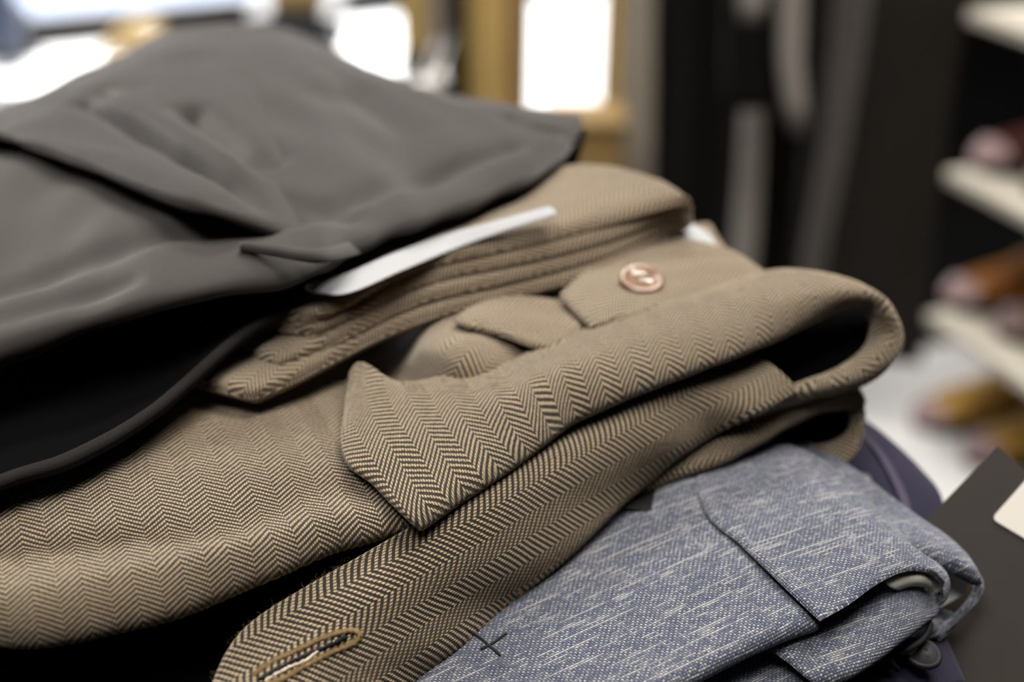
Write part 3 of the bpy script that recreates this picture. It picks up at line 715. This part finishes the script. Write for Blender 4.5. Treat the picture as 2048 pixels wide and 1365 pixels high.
# ================================================================== charcoal trousers on top
cha = thing('charcoal_trousers', tuple(at(500, 500, .955)), 'dark charcoal grey wool trousers draped on top of the pile', 'trousers')
def seamfn(U, V, a, b): return 0 * U
patch('upper_panel', [
    [(-350, 420, .930), (-120, 300, .940), (120, 190, .945), (300, 110, .950), (450, 90, .950), (600, 95, .950), (760, 150, .950), (900, 200, .955), (1020, 215, .965), (1110, 232, .968), (1150, 236, .968)],
    [(-350, 400, .955), (-120, 285, .965), (110, 180, .975), (290, 100, .982), (450, 75, .984), (590, 85, .984), (740, 148, .984), (890, 200, .982), (1010, 216, .981), (1100, 236, .980), (1162, 240, .976)],
    [(-350, 420, .965), (-110, 330, .976), (120, 240, .984), (300, 170, .989), (450, 140, .991), (590, 145, .990), (730, 185, .988), (880, 225, .985), (1000, 240, .984), (1095, 252, .982), (1163, 245, .979)],
    [(-350, 560, .966), (-100, 470, .974), (120, 400, .980), (300, 330, .985), (450, 290, .987), (600, 280, .986), (740, 290, .985), (870, 300, .983), (985, 295, .982), (1085, 285, .981), (1160, 258, .978)],
    [(-350, 700, .962), (-100, 610, .968), (110, 540, .974), (280, 480, .979), (440, 440, .980), (590, 420, .980), (730, 400, .980), (860, 370, .979), (980, 345, .979), (1080, 312, .979), (1158, 266, .977)],
    [(-350, 800, .960), (-100, 715, .965), (90, 635, .970), (270, 580, .974), (430, 540, .976), (590, 500, .977), (725, 455, .977), (855, 415, .977), (975, 375, .977), (1078, 332, .977), (1158, 274, .975)],
    [(-350, 880, .950), (-110, 790, .954), (62, 702, .961), (250, 632, .968), (425, 592, .970), (590, 560, .971), (722, 492, .972), (852, 446, .973), (973, 398, .974), (1076, 348, .975), (1158, 282, .973)],
    [(-350, 880, .943), (-110, 785, .947), (62, 694, .954), (250, 622, .961), (425, 582, .963), (590, 548, .965), (722, 482, .967), (852, 438, .968), (973, 390, .969), (1076, 342, .970), (1156, 278, .969)]],
    M_CHAR, cha, T=0.0028, res=0.0022, wr=0.0022, wrs=0.07, seed=52, uvrot=.6, edge=.002, dents=[
    ([(150, 190, .984), (240, 236, .986), (330, 290, .986), (430, 342, .986), (530, 385, .985)], .0046, .0150),
    ([(380, 225, .988), (480, 290, .986), (530, 320, .985)], .006, .0100),
    ([(-100, 300, .98), (0, 292, .98), (150, 338, .983), (310, 400, .984), (440, 440, .983), (520, 452, .981)], .0085, .0018),
    ([(-100, 600, .97), (80, 560, .973), (350, 480, .977), (560, 430, .98)], .007, .0040),
    ([(-100, 680, .966), (60, 640, .968), (260, 575, .973)], .005, .0032),
    ([(600, 440, .979), (760, 385, .979), (900, 335, .98), (1020, 300, .981)], .006, .0040),
    ([(530, 385, .985), (640, 400, .983), (700, 430, .98)], .007, .0035),
    ([(1020, 240, .983), (1060, 258, .982), (1110, 262, .981)], .005, .0035),
    ([(700, 200, .987), (800, 260, .985), (850, 330, .982)], .014, .0045)])
patch('overlap_panel', [
    [(-150, 330, .966), (60, 225, .974), (200, 150, .983), (380, 105, .991), (540, 110, .988), (640, 160, .978)],
    [(-150, 330, .976), (40, 250, .985), (190, 200, .990), (350, 190, .993), (500, 200, .9905), (620, 230, .978)],
    [(-150, 285, .984), (20, 266, .987), (170, 270, .990), (330, 285, .993), (480, 300, .991), (620, 310, .978)],
    [(-160, 262, .985), (0, 272, .988), (150, 318, .990), (310, 382, .9905), (450, 425, .9885), (600, 470, .974)],
    [(-160, 256, .980), (2, 266, .982), (152, 310, .984), (312, 374, .985), (452, 418, .984), (602, 466, .972)]],
    M_CHAR, cha, T=0.0028, res=0.0025, wr=0.0010, wrs=.06, seed=53, uvrot=.5, dents=[
    ([(150, 190, .99), (240, 236, .992), (330, 290, .993), (430, 342, .992), (530, 385, .99)], .0046, .0150),
    ([(380, 225, .992), (480, 290, .992), (530, 320, .99)], .006, .0100), ([(330, 120, .99), (400, 128, .99), (500, 124, .99), (600, 138, .988)], .012, .005), ([(200, 176, .99), (240, 186, .99)], .010, .004),
    ([(60, 300, .986), (240, 330, .99), (400, 400, .99)], .006, -.0012)])
patch('back_panel', [
    [(250, 110, .955), (340, 66, .960), (450, 54, .962), (560, 62, .962), (660, 100, .955), (760, 160, .95)],
    [(255, 115, .965), (345, 68, .972), (450, 56, .975), (560, 66, .974), (655, 105, .968), (755, 165, .96)],
    [(280, 150, .975), (360, 110, .984), (450, 95, .987), (550, 100, .986), (640, 130, .978), (740, 180, .97)]],
    M_CHAR, cha, T=0.004, res=0.003, wr=0.0006, seed=54)
patch('belt_loop', [
    [(482, 486, .9815), (560, 492, .982), (640, 498, .981), (720, 478, .972)],
    [(478, 494, .9805), (556, 505, .981), (640, 516, .980), (720, 500, .971)],
    [(482, 500, .9785), (556, 512, .979), (640, 524, .978), (716, 508, .970)]],
    M_CHAR, cha, T=0.0020, res=0.002)
patch('under_layer', [  # shaded underside of the charcoal, its shade put in as black
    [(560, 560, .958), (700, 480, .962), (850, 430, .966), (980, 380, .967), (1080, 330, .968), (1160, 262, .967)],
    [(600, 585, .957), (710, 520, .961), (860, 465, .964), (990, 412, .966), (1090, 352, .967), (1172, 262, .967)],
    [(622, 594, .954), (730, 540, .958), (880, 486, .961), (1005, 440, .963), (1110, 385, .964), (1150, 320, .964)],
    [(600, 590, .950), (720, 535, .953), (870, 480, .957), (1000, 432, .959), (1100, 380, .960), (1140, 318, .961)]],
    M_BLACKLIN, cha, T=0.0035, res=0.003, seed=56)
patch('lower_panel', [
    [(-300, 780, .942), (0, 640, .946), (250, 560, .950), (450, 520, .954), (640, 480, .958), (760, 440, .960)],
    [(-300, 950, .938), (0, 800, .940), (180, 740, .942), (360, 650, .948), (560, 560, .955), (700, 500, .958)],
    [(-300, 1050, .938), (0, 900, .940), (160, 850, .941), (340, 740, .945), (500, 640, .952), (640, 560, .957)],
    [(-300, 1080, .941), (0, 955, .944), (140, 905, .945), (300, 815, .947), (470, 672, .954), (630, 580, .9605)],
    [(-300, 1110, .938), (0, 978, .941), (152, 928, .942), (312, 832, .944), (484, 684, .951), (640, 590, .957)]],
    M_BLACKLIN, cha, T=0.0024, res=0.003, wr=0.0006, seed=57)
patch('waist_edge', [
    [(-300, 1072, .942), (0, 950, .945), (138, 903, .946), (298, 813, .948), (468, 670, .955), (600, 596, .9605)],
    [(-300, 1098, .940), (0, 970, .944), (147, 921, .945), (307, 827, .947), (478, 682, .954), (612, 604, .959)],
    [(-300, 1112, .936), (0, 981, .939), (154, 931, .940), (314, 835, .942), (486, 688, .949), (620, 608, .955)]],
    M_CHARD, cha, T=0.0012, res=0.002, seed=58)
# ================================================================== room
M_FLOOR = plain('dark_floor', (0.005, 0.005, 0.005), 0.95, 0.01, noise_amt=0.2, nscale=3)
M_PAVE = plain('pale_pavement', (0.24, 0.30, 0.42), 0.8, 0.2, noise_amt=0.10, nscale=1.2)
M_TILE = plain('white_floor_tile', (0.80, 0.80, 0.80), 0.4, 0.4, noise_amt=0.04, nscale=2)
M_WALL = plain('dark_wall_paint', (0.006, 0.0055, 0.005), 0.95, 0.03)
M_CEIL = plain('ceiling_paint', (0.55, 0.55, 0.53), 0.9, 0.2, noise_amt=0.03)
M_FRAME = plain('black_metal_frame', (0.012, 0.012, 0.014), 0.4, 0.4)
M_TAUPE = plain('taupe_paint', (0.36, 0.32, 0.26), 0.8, 0.2, noise_amt=0.05)
M_GOLD = plain('mustard_cloth', (0.62, 0.42, 0.11), 0.85, 0.15, noise_amt=0.25, nscale=9, sheen=0.3)
M_OCHRE = plain('golden_wood', (0.40, 0.26, 0.10), 0.5, 0.4, noise_amt=0.3, nscale=7)
M_SHELF = plain('cream_shelf', (0.74, 0.70, 0.60), 0.5, 0.4, noise_amt=0.04)
M_RACK = plain('black_rack', (0.0012, 0.0012, 0.0012), 0.9, 0.02)
M_COATK = plain('black_wool', (0.006, 0.0052, 0.0045), 0.95, 0.1, noise_amt=0.3, nscale=5, sheen=0.1)
M_COATB = plain('brown_black_wool', (0.014, 0.012, 0.0095), 0.95, 0.1, noise_amt=0.3, nscale=5, sheen=0.1)
M_GREY = plain('grey_wool', (0.30, 0.27, 0.245), 0.95, 0.1, noise_amt=0.2, nscale=8, sheen=0.2)
M_GREYD = plain('dark_grey_wool', (0.075, 0.066, 0.062), 0.95, 0.1, noise_amt=0.2, nscale=8, sheen=0.2)
M_RED = plain('oxblood_leather', (0.085, 0.012, 0.008), 0.35, 0.5, noise_amt=0.3)
M_ORANGE = plain('cognac_leather', (0.36, 0.13, 0.018), 0.35, 0.5, noise_amt=0.3)
M_TAN = plain('tan_leather', (0.52, 0.29, 0.055), 0.38, 0.5, noise_amt=0.3)
M_TOE = plain('mauve_toe_highlight', (0.40, 0.27, 0.27), 0.4, 0.4)  # pale colour puts the leather highlight into the toe tips
M_INSOLE = plain('beige_insole', (0.60, 0.42, 0.28), 0.6, 0.3)
M_GLINT = plain('white_glint', (0.9, 0.88, 0.85), 0.1, 0.9)

def structure(name, m, mat, bevel=0):
    o = m.build(name, mat, None, bevel=bevel); o['kind'] = 'structure'; return o
def prism(pts, z0, z1):
    m = MB(); K = len(pts)
    m.add([(x, y, z1) for x, y in pts] + [(x, y, z0) for x, y in pts], [tuple(range(K)), tuple(range(2 * K - 1, K - 1, -1))] + [(k, k + K, (k + 1) % K + K, (k + 1) % K) for k in range(K)])
    return m
WR = math.atan2(.41, .78)                      # the shop front stands at an angle
WO = (-1.68, 4.90)
def ww(u, v=0.0): return (WO[0] + u * math.cos(WR) - v * math.sin(WR), WO[1] + u * math.sin(WR) + v * math.cos(WR))
U0 = (-4.2 - WO[0]) / math.cos(WR); U1 = (1.75 - WO[0]) / math.cos(WR)
structure('floor', prism([(-4.2, -1.6), (1.75, -1.6), ww(U1), ww(U0)], -.05, 0), M_FLOOR)
structure('trim_1', prism([(-4.18, 2.95), (0.75, 2.95), (0.75, 5.9), ww(U0 + .05, -.04)], 0.001, .012), M_TILE)
structure('trim_2', prism([ww(U0 - 6, .07), ww(U1 + 6, .07), ww(U1 + 6, 12), ww(U0 - 6, 12)], -.06, -.002), M_PAVE)
structure('ceiling', prism([(-4.2, -1.6), (1.75, -1.6), ww(U1), ww(U0)], 2.75, 2.80), M_CEIL)
m = MB(); m.box(-4.25, -1.6, 0, -4.2, 3.6, 2.75); structure('wall_left', m, M_WALL)
m = MB(); m.box(1.75, -1.6, 0, 1.80, 6.7, 2.75); structure('wall_right', m, M_WALL)
m = MB(); m.box(-4.2, -1.65, 0, 1.75, -1.6, 2.75); structure('wall_front', m, M_WALL)
UB = (0.80 - WO[0]) / math.cos(WR)
m = MB(); m.box(UB, 0, 0, U1, .08, 2.75, WR, WO); structure('wall_back', m, M_WALL)
m = MB(); m.box(U0, -.02, 0, UB, .06, .085, WR, WO); m.box(U0, -.02, 2.45, UB, .06, 2.75, WR, WO)
for u in (-1.2, 1.45, UB - .06): m.box(u, -.02, .085, u + .05, .06, 2.45, WR, WO)
structure('window_1', m, M_FRAME)
g = NG('window_glass'); g.b.inputs['Base Color'].default_value = (1, 1, 1, 1)
tr = g.n.new('ShaderNodeBsdfTransparent'); gl = g.n.new('ShaderNodeBsdfGlossy'); gl.inputs['Roughness'].default_value = 0.02
fr = g.n.new('ShaderNodeFresnel'); mx = g.n.new('ShaderNodeMixShader')
mx.inputs[0].default_value = 0.05; g.l.new(tr.outputs[0], mx.inputs[1]); g.l.new(gl.outputs[0], mx.inputs[2])
g.l.new(mx.outputs[0], g.n['Material Output'].inputs['Surface'])
m = MB(); m.box(U0, .015, .085, UB, .021, 2.45, WR, WO); structure('window_2', m, g.m)
# taupe pillar
PX0 = atY(1243, 100, 2.55)[0]; PX1 = atY(1316, 100, 2.55)[0]
m = MB(); m.box(PX0, 2.55, 0, PX1, 2.75, 2.75); structure('trim_3', m, M_TAUPE, .004)

# ---- curtains, hung folded
def drape(name, x0, x1, Y, z0, z1, mat, label, cat, amp=.03, per=.09, group=None, lean=0.0, seed=0, parent=None, T=.006, tag_=True):
    rs = np.random.RandomState(seed); nx, nz = 60, 26
    xs = np.linspace(0, 1, nx); zs = np.linspace(0, 1, nz); V = []
    W = x1 - x0
    for zi in zs:
        for xi in xs:
            fold = amp * math.sin(2 * math.pi * (xi * W / per) + 0.8 * math.sin(3 * zi + seed)) * (0.6 + 0.4 * (1 - zi)) + amp * .4 * math.sin(2 * math.pi * xi * W / per * 2.3 + seed)
            V.append((x0 + xi * W + lean * (1 - zi) + 0.006 * math.sin(7 * zi + seed), Y + fold, z0 + (z1 - z0) * zi))
    n = len(V)
    F = [(j * nx + i, j * nx + i + 1, (j + 1) * nx + i + 1, (j + 1) * nx + i) for j in range(nz - 1) for i in range(nx - 1)]
    me = bpy.data.meshes.new(name); me.from_pydata(V, [], F); me.update()
    o = link_mesh(name, me, mat, parent)
    s = o.modifiers.new('thickness', 'SOLIDIFY'); s.thickness = T; s.offset = 0
    if tag_: hprop(o, label, cat, group)
    return o
def X(px, Y, py=100): return float(atY(px, py, Y)[0])
rail = MB(); rail.tube([(-1.6, 2.62, 2.3), (PX1, 2.62, 2.3)], .014, 12)
rl = rail.build('curtain_rail', M_FRAME, None, smooth=True)
hprop(rl, 'black rail carrying the mustard curtains in front of the shop window', 'curtain rail')
drape('curtain', X(932, 2.62), X(1012, 2.62), 2.62, .02, 2.3, M_GOLD, 'mustard curtain gathered beside the black post', 'curtain', amp=.022, per=.055, seed=2)
drape('curtain', X(1008, 2.70), X(1064, 2.70), 2.70, .02, 2.3, plain('tan_cloth', (0.34, 0.23, 0.12), .85, .15), 'brownish curtain panel left of the bright window gap', 'curtain', amp=.012, per=.07, seed=4)
drape('curtain', X(1203, 2.62), X(1250, 2.62), 2.62, .02, 2.3, M_GOLD, 'narrow mustard curtain beside the taupe pillar', 'curtain', amp=.018, per=.05, seed=5)
drape('curtain', X(800, 2.72), X(842, 2.72), 2.72, .02, 2.3, M_GOLD, 'thin mustard curtain strip right of the bright floor patch', 'curtain', amp=.015, per=.05, seed=7)
drape('curtain', X(838, 2.74), X(890, 2.74), 2.74, .02, 2.3, plain('pale_taupe_cloth', (0.42, 0.36, 0.30), .85, .15), 'pale taupe curtain just left of the black post', 'curtain', amp=.015, per=.06, seed=8)
m = MB(); m.box(X(888, 2.5), 2.5, 0, X(934, 2.5), 2.545, 2.3)
o = m.build('display_post', M_FRAME, None, bevel=.004); hprop(o, 'black upright post between the pale and mustard curtains', 'post')
# golden box under the bright gap
cb = thing('wooden_box', (X(1190, 2.4), 2.4, 0), 'golden wooden box standing low before the window gap', 'box')
zt = float(at(1150, 236, 0)[2]); 
ztop = float(atY(1180, 232, 2.45)[2])
m = MB(); m.box(X(1090, 2.4, 300), 2.38, 0, X(1248, 2.4, 300), 2.5, ztop); m.build('box_body', M_OCHRE, cb, bevel=.01)
m = MB(); m.box(X(1085, 2.4, 300), 2.372, ztop, X(1250, 2.4, 300), 2.508, ztop + .012); m.build('box_lid', M_OCHRE, cb, bevel=.003)
# white balls by the curtain; their pale colour stands in for hook glints
for i, (px, py) in enumerate(((842, 172), (877, 160))):
    p = atY(px, py, 2.2)
    k = thing('hook_glint', tuple(p), ('left' if i == 0 else 'right') + ' one of two small white balls standing in for hook glints over the charcoal trousers', 'glint')
    m = MB(); m.lathe([(0, -.016), (.011, -.012), (.016, 0), (.011, .012), (0, .016)], tuple(p), 24); m.build('glint_ball', M_GLINT, k, smooth=True)
    m = MB(); m.tube([tuple(p), (p[0] + .002, p[1] + .10, p[2]), (p[0] + .01, 2.5, p[2])], .004, 10); m.build('hook_stem', M_GLINT, k, smooth=True)
m = MB(); m.box(X(800, 2.5), 2.5, ztop - .02, X(934, 2.5), 2.52, ztop + .10)
o = m.build('hook_board', M_FRAME, None, bevel=.003); hprop(o, 'small black board behind the two white balls', 'board')

# ---- low bench and ornament far left
def far(px, py, z): return at(px, py, z)
M_BRASS = plain('pale_brass', (0.72, 0.50, 0.22), .45, .5, noise_amt=.2)
p = far(275, 100, .012); orn = thing('brass_ornament', tuple(p), 'golden brass bird ornament on the bright floor at the upper left', 'ornament')
m = MB(); m.lathe([(0, 0), (.055, 0), (.06, .012), (.03, .03), (.05, .055), (.045, .09), (0, .11)], tuple(p), 24)
m.build('ornament_body', M_BRASS, orn, smooth=True)
m = MB(); m.tube([p + np.array([-.10, -.12, .01]), p + np.array([-.05, -.03, .04]), p + np.array([.0, 0, .07]), p + np.array([.06, 0, .075]), p + np.array([.09, .02, .09])], [.008, .03, .04, .025, .006], 12)
m.build('ornament_wing', M_BRASS, orn, smooth=True)
# grey ball-topped post and blue figure of a mannequin at the far left edge
st_ = thing('bollard', tuple(far(28, 112, 0.0)), 'small grey rounded bollard by the window rail at the upper left corner', 'bollard')
p = far(30, 118, 0.0)
m = MB(); m.lathe([(.07, 0), (.075, .02), (.045, .05), (.045, .10), (.07, .13), (.06, .18), (0, .20)], tuple(p), 24); m.build('bollard_body', plain('grey_stone', (.22, .22, .25), .8, .2), st_, smooth=True)
m = MB(); m.lathe([(.095, 0), (.095, .015), (0, .015)], tuple(p), 24); m.build('bollard_base', M_FRAME, st_, smooth=True)
drape('hanging_cloth', X(-60, 4.4, 60), X(44, 4.4, 60), 4.4, .12, 1.4, plain('slate_blue_cloth', (.09, .11, .16), .9, .1), 'slate blue cloth hanging at the upper left edge beside the window', 'cloth', amp=.03, per=.2, seed=3)
m = MB(); m.box(X(-70, 4.42, 60), 4.39, 1.4, X(60, 4.42, 60), 4.43, 2.75)
o = m.build('cloth_hanger', M_FRAME, None); hprop(o, 'black board holding the slate blue cloth', 'hanger')
# dark low bench behind the charcoal pair
b0 = far(520, 62, .012); b1 = far(672, 88, .012)
bn = thing('low_crate', ((b0[0] + b1[0]) / 2, b1[1] + .15, .012), 'black low crate standing on the bright floor behind the charcoal trousers', 'crate')
m = MB(); m.box(b0[0], b1[1], .012, b1[0], b1[1] + .30, .10); m.build('crate_body', M_FRAME, bn, bevel=.01)
m = MB(); m.box(b0[0] - .01, b1[1] - .01, .10, b1[0] + .01, b1[1] + .31, .115); m.build('crate_lid', M_FRAME, bn, bevel=.004)
bx = thing('cardboard_box', ((b0[0] + b1[0]) / 2, b1[1] + .17, .115), 'brown box on the black low crate', 'box')
m = MB(); m.box(b0[0] + .06, b1[1] + .08, .115, b1[0] - .06, b1[1] + .26, .20); m.build('box_body', M_OCHRE, bx, bevel=.006)
m = MB(); m.box(b0[0] + .055, b1[1] + .075, .20, b1[0] - .055, b1[1] + .265, .212); m.build('box_lid', M_OCHRE, bx, bevel=.004)

# ---- hanging dark clothes
hr = MB(); hr.tube([(PX1 - .04, 1.95, 1.62), (1.65, 1.95, 1.62)], .013, 12); h = hr.build('clothes_rail', M_FRAME, None, smooth=True)
hprop(h, 'black clothes rail holding the dark hanging garments', 'rail')
def coat(px0, px1, Y, z0, mat, label, seed, amp=.03, per=.12, lean=0.0, name='hanging_coat', cat='coat', group=None, hook=True):
    t = thing(name, (X(px0, Y), Y, z0), label, cat, group)
    drape('body_cloth', X(px0, Y, 300), X(px1, Y, 300), Y, z0, 1.50, mat, None, None, amp=amp, per=per, lean=lean, seed=seed, parent=t, tag_=False, T=.008)
    xc = (X(px0, Y, 300) + X(px1, Y, 300)) / 2
    w = (X(px1, Y, 300) - X(px0, Y, 300)) / 2
    m = MB(); m.tube([(xc - w * .9, Y, 1.49), (xc, Y, 1.54), (xc + w * .9, Y, 1.49)], .008, 8); m.build('hanger_bar', M_FRAME, t, smooth=True)
    m = MB(); m.tube([(xc, Y, 1.53), (xc, Y, 1.60), (xc + .02, 1.95, 1.635), (xc + .0, 1.965, 1.62)], .003, 8); m.build('hanger_hook', M_FRAME, t, smooth=True)
    return t
coat(1306, 1480, 2.02, .30, M_COATK, 'black coat hanging beside the taupe pillar', 1, per=.2)
coat(1440, 1640, 2.10, .20, M_COATK, 'black coat hanging behind the two grey trouser legs', 2, per=.3)
coat(1610, 1905, 1.90, .22, M_COATB, 'brownish black coat hanging left of the shoe shelves', 3, amp=.02, per=.5)
def leg(pts, wpx, Y, mat, label, name='trouser_leg', cat='trousers'):
    """a narrow hanging trouser leg, flattened tube along pts"""
    P = [Vector(atY(a, b, Y + dy)) for a, b, dy in pts]
    m = MB(); n = 16; V = []; fs = []
    for i, q in enumerate(P):
        w = wpx[i] / FPX * Y * 0.86 / 2
        for k in range(n):
            a = 2 * math.pi * k / n
            V.append((q.x + w * math.cos(a) , q.y + .014 * math.sin(a), q.z))
    for i in range(len(P) - 1):
        for k in range(n):
            l = (k + 1) % n; fs.append((i * n + k, i * n + l, (i + 1) * n + l, (i + 1) * n + k))
    fs.append(tuple(range(n))[::-1]); fs.append(tuple((len(P) - 1) * n + k for k in range(n)))
    m.add(V, fs); o = m.build(name, mat, None, smooth=True)
    return hprop(o, label, cat)
leg([(1590, -1400, 0), (1585, -200, 0), (1582, 20, 0), (1580, 120, 0), (1588, 200, 0), (1598, 262, 0)], [70, 70, 62, 58, 56, 50], 1.78, M_GREY, 'grey trouser leg whose hem ends highest, by the black coats')
leg([(1520, -1400, .05), (1512, 100, .05), (1505, 230, 0), (1500, 340, 0), (1492, 460, 0), (1478, 600, 0), (1460, 900, 0)], [56, 56, 56, 60, 64, 66, 70], 1.88, M_GREY, 'long grey trouser leg hanging left of the higher hem')
leg([(1730, -1400, 0), (1715, -100, 0), (1695, 100, 0), (1668, 300, 0), (1625, 520, 0), (1600, 900, 0)], [90, 86, 78, 66, 60, 60], 1.74, M_GREYD, 'dark grey trouser leg slanting across the brownish black coat')

zj = float(atY(1500, 222, 1.80)[2])
t_ = coat(1440, 1548, 1.80, zj, M_COATK, 'short black jacket whose hem ends above the long grey trouser leg', 9, per=.2, name='hanging_jacket', cat='jacket', amp=.008)
leg([(1518, -1400, 0), (1510, -200, 0), (1504, 0, 0), (1500, 40, 0)], [64, 64, 60, 50], 1.70, M_GREY, 'grey trouser leg end at the top edge, in front of the short black jacket')
# ---- shoe shelves on the right
SHX, SHY = 0.612, 1.925; SR = math.atan2(0.31, 0.95)
def sh(u, v, z):   # u along the front edge towards the camera, v into the shelf
    d = (.31, -.95); n = (.95, .31)
    return (SHX + u * d[0] + v * n[0], SHY + u * d[1] + v * n[1], z)
rack = thing('shoe_rack', (SHX, SHY, 0), 'black rack with cream shelves carrying leather shoes', 'shelf unit')
def shelfbox(u0, u1, v0, v1, z0, z1):
    m = MB(); c = [sh(u, v, z) for z in (z0, z1) for v in (v0, v1) for u in (u0, u1)]
    m.add(c, [(0, 2, 3, 1), (4, 5, 7, 6), (0, 1, 5, 4), (2, 6, 7, 3), (0, 4, 6, 2), (1, 3, 7, 5)]); return m
SZ = [.746, .52, .30]
for z in SZ:
    shelfbox(0, 1.3, 0, .38, z - .018, z).build('shelf', M_SHELF, rack, bevel=.003)
shelfbox(0, 1.3, .38, .40, 0, 1.0).build('back_panel', M_RACK, rack)
shelfbox(-.025, 0, .38, .40, 0, 1.0).build('rack_post', M_RACK, rack)
shelfbox(-.025, 0, .06, .38, .99, 1.0).build('top_bar', M_RACK, rack)
shelfbox(1.3, 1.33, .0, .37, 0, 1.0).build('side_panel', M_RACK, rack)
pl = MB(); pp0 = [sh(-.30, -.16, 0), sh(1.4, -.16, 0), sh(1.4, .40, 0), sh(-.30, .40, 0)]
pl.add([(a[0], a[1], z) for z in (0.0, .078) for a in pp0], [(0, 3, 2, 1), (4, 5, 6, 7), (0, 1, 5, 4), (1, 2, 6, 5), (2, 3, 7, 6), (3, 0, 4, 7)])
plo = pl.build('floor_plinth', M_TILE, None, bevel=.004); hprop(plo, 'white low plinth beneath the shoe rack', 'plinth')

def shoe_parts(mat, toe):
    """low leather shoe, toe at origin pointing -X, length .28"""
    st = [(.000, .006, .014), (.012, .026, .030), (.035, .038, .042), (.075, .046, .050), (.12, .044, .062), (.16, .036, .078), (.20, .034, .086), (.245, .036, .088), (.272, .028, .086), (.280, .012, .080)]
    n = 20; V = []; F = []
    for x, w, h in st:
        for k in range(n):
            a = 2 * math.pi * k / n
            z = .012 + (h - .012) * (0.5 + 0.5 * math.sin(a)); yy = w * math.cos(a) * (1.0 if math.sin(a) < .3 else (1 - .35 * (math.sin(a) - .3)))
            V.append((x, yy, z))
    for i in range(len(st) - 1):
        for k in range(n):
            l = (k + 1) % n; F.append((i * n + k, i * n + l, (i + 1) * n + l, (i + 1) * n + k))
    F.append(tuple(range(n))[::-1]); F.append(tuple((len(st) - 1) * n + k for k in range(n)))
    up = MB(); up.add(V, F)
    so = MB(); pts = []
    for x, w, h in st: pts.append((x, w + .003))
    for x, w, h in st[::-1]: pts.append((x, -w - .003))
    K = len(pts)
    so.add([(a, b, 0) for a, b in pts] + [(a, b, .014) for a, b in pts], [tuple(range(K)), tuple(range(2 * K - 1, K - 1, -1))] + [(i, (i + 1) % K, (i + 1) % K + K, i + K) for i in range(K)])
    ins = MB(); ins.lathe([(0, .0), (.026, .0), (.028, .003), (0, .004)], (.225, 0, .086), 20)
    tc = MB(); V2 = []; F2 = []
    for j, (x, w, h) in enumerate(((-.003, .010, .018), (.006, .024, .028), (.020, .035, .037), (.030, .040, .043))):
        for k in range(n):
            a = 2 * math.pi * k / n
            V2.append((x, w * math.cos(a), .012 + (h - .012) * (0.5 + .5 * math.sin(a))))
    for i in range(3):
        for k in range(n):
            l = (k + 1) % n; F2.append((i * n + k, i * n + l, (i + 1) * n + l, (i + 1) * n + k))
    F2.append(tuple(range(n))[::-1]); tc.add(V2, F2)
    lc = MB()
    for i in range(4):
        x = .125 + i * .014; z = .066 + i * .0055
        lc.tube([(x, -.018, z - .002), (x, 0, z + .004), (x, .018, z - .002)], .0022, 6)
    return up, so, ins, tc, lc
def make_shoe(mat):
    r = thing('leather_shoe', (0, 0, 0), None, 'shoe')
    up, so, ins, tc, lc = shoe_parts(mat, M_TOE)
    u = up.build('upper', mat, r, smooth=True); sb = u.modifiers.new('s', 'SUBSURF'); sb.levels = 1; sb.render_levels = 2
    so.build('sole', M_RACK, r); ins.build('insole', M_INSOLE, r, smooth=True); tc.build('toe_highlight', M_TOE, r, smooth=True); lc.build('laces', M_INSOLE, r, smooth=True)
    return r
shelfdesc = [
    (.52, M_RED, 'dark oxblood shoe', [.02, .135, .25, .365], 'second cream shelf from the top', 'oxblood shoes on the second shelf'),
    (.30, M_ORANGE, 'cognac orange shoe', [.0, .115, .23, .345], 'third cream shelf from the top', 'cognac shoes on the third shelf'),
    (.078, M_TAN, 'tan yellow shoe', [-.04, .085, .21, .335], 'white plinth under the shelves', 'tan shoes on the plinth')]
place = ['farthest from the camera', 'second from the far end', 'third from the far end', 'nearest to the camera']
for z, mat, desc, us, where, grp in shelfdesc:
    base = make_shoe(mat)
    for i, u in enumerate(us):
        if i == 0: r = base
        else:
            r = base.copy(); C.objects.link(r)
            for ch in base.children:
                c = ch.copy(); C.objects.link(c); c.parent = r
        r.location = sh(u, .048 + .012 * ((i * 7) % 3 - 1), z + .0008); r.rotation_euler = (0, 0, SR + (.03 if i % 2 else .0))
        r['label'] = desc + ' on the ' + where + ', ' + place[i]; r['group'] = grp; r['category'] = 'shoe'
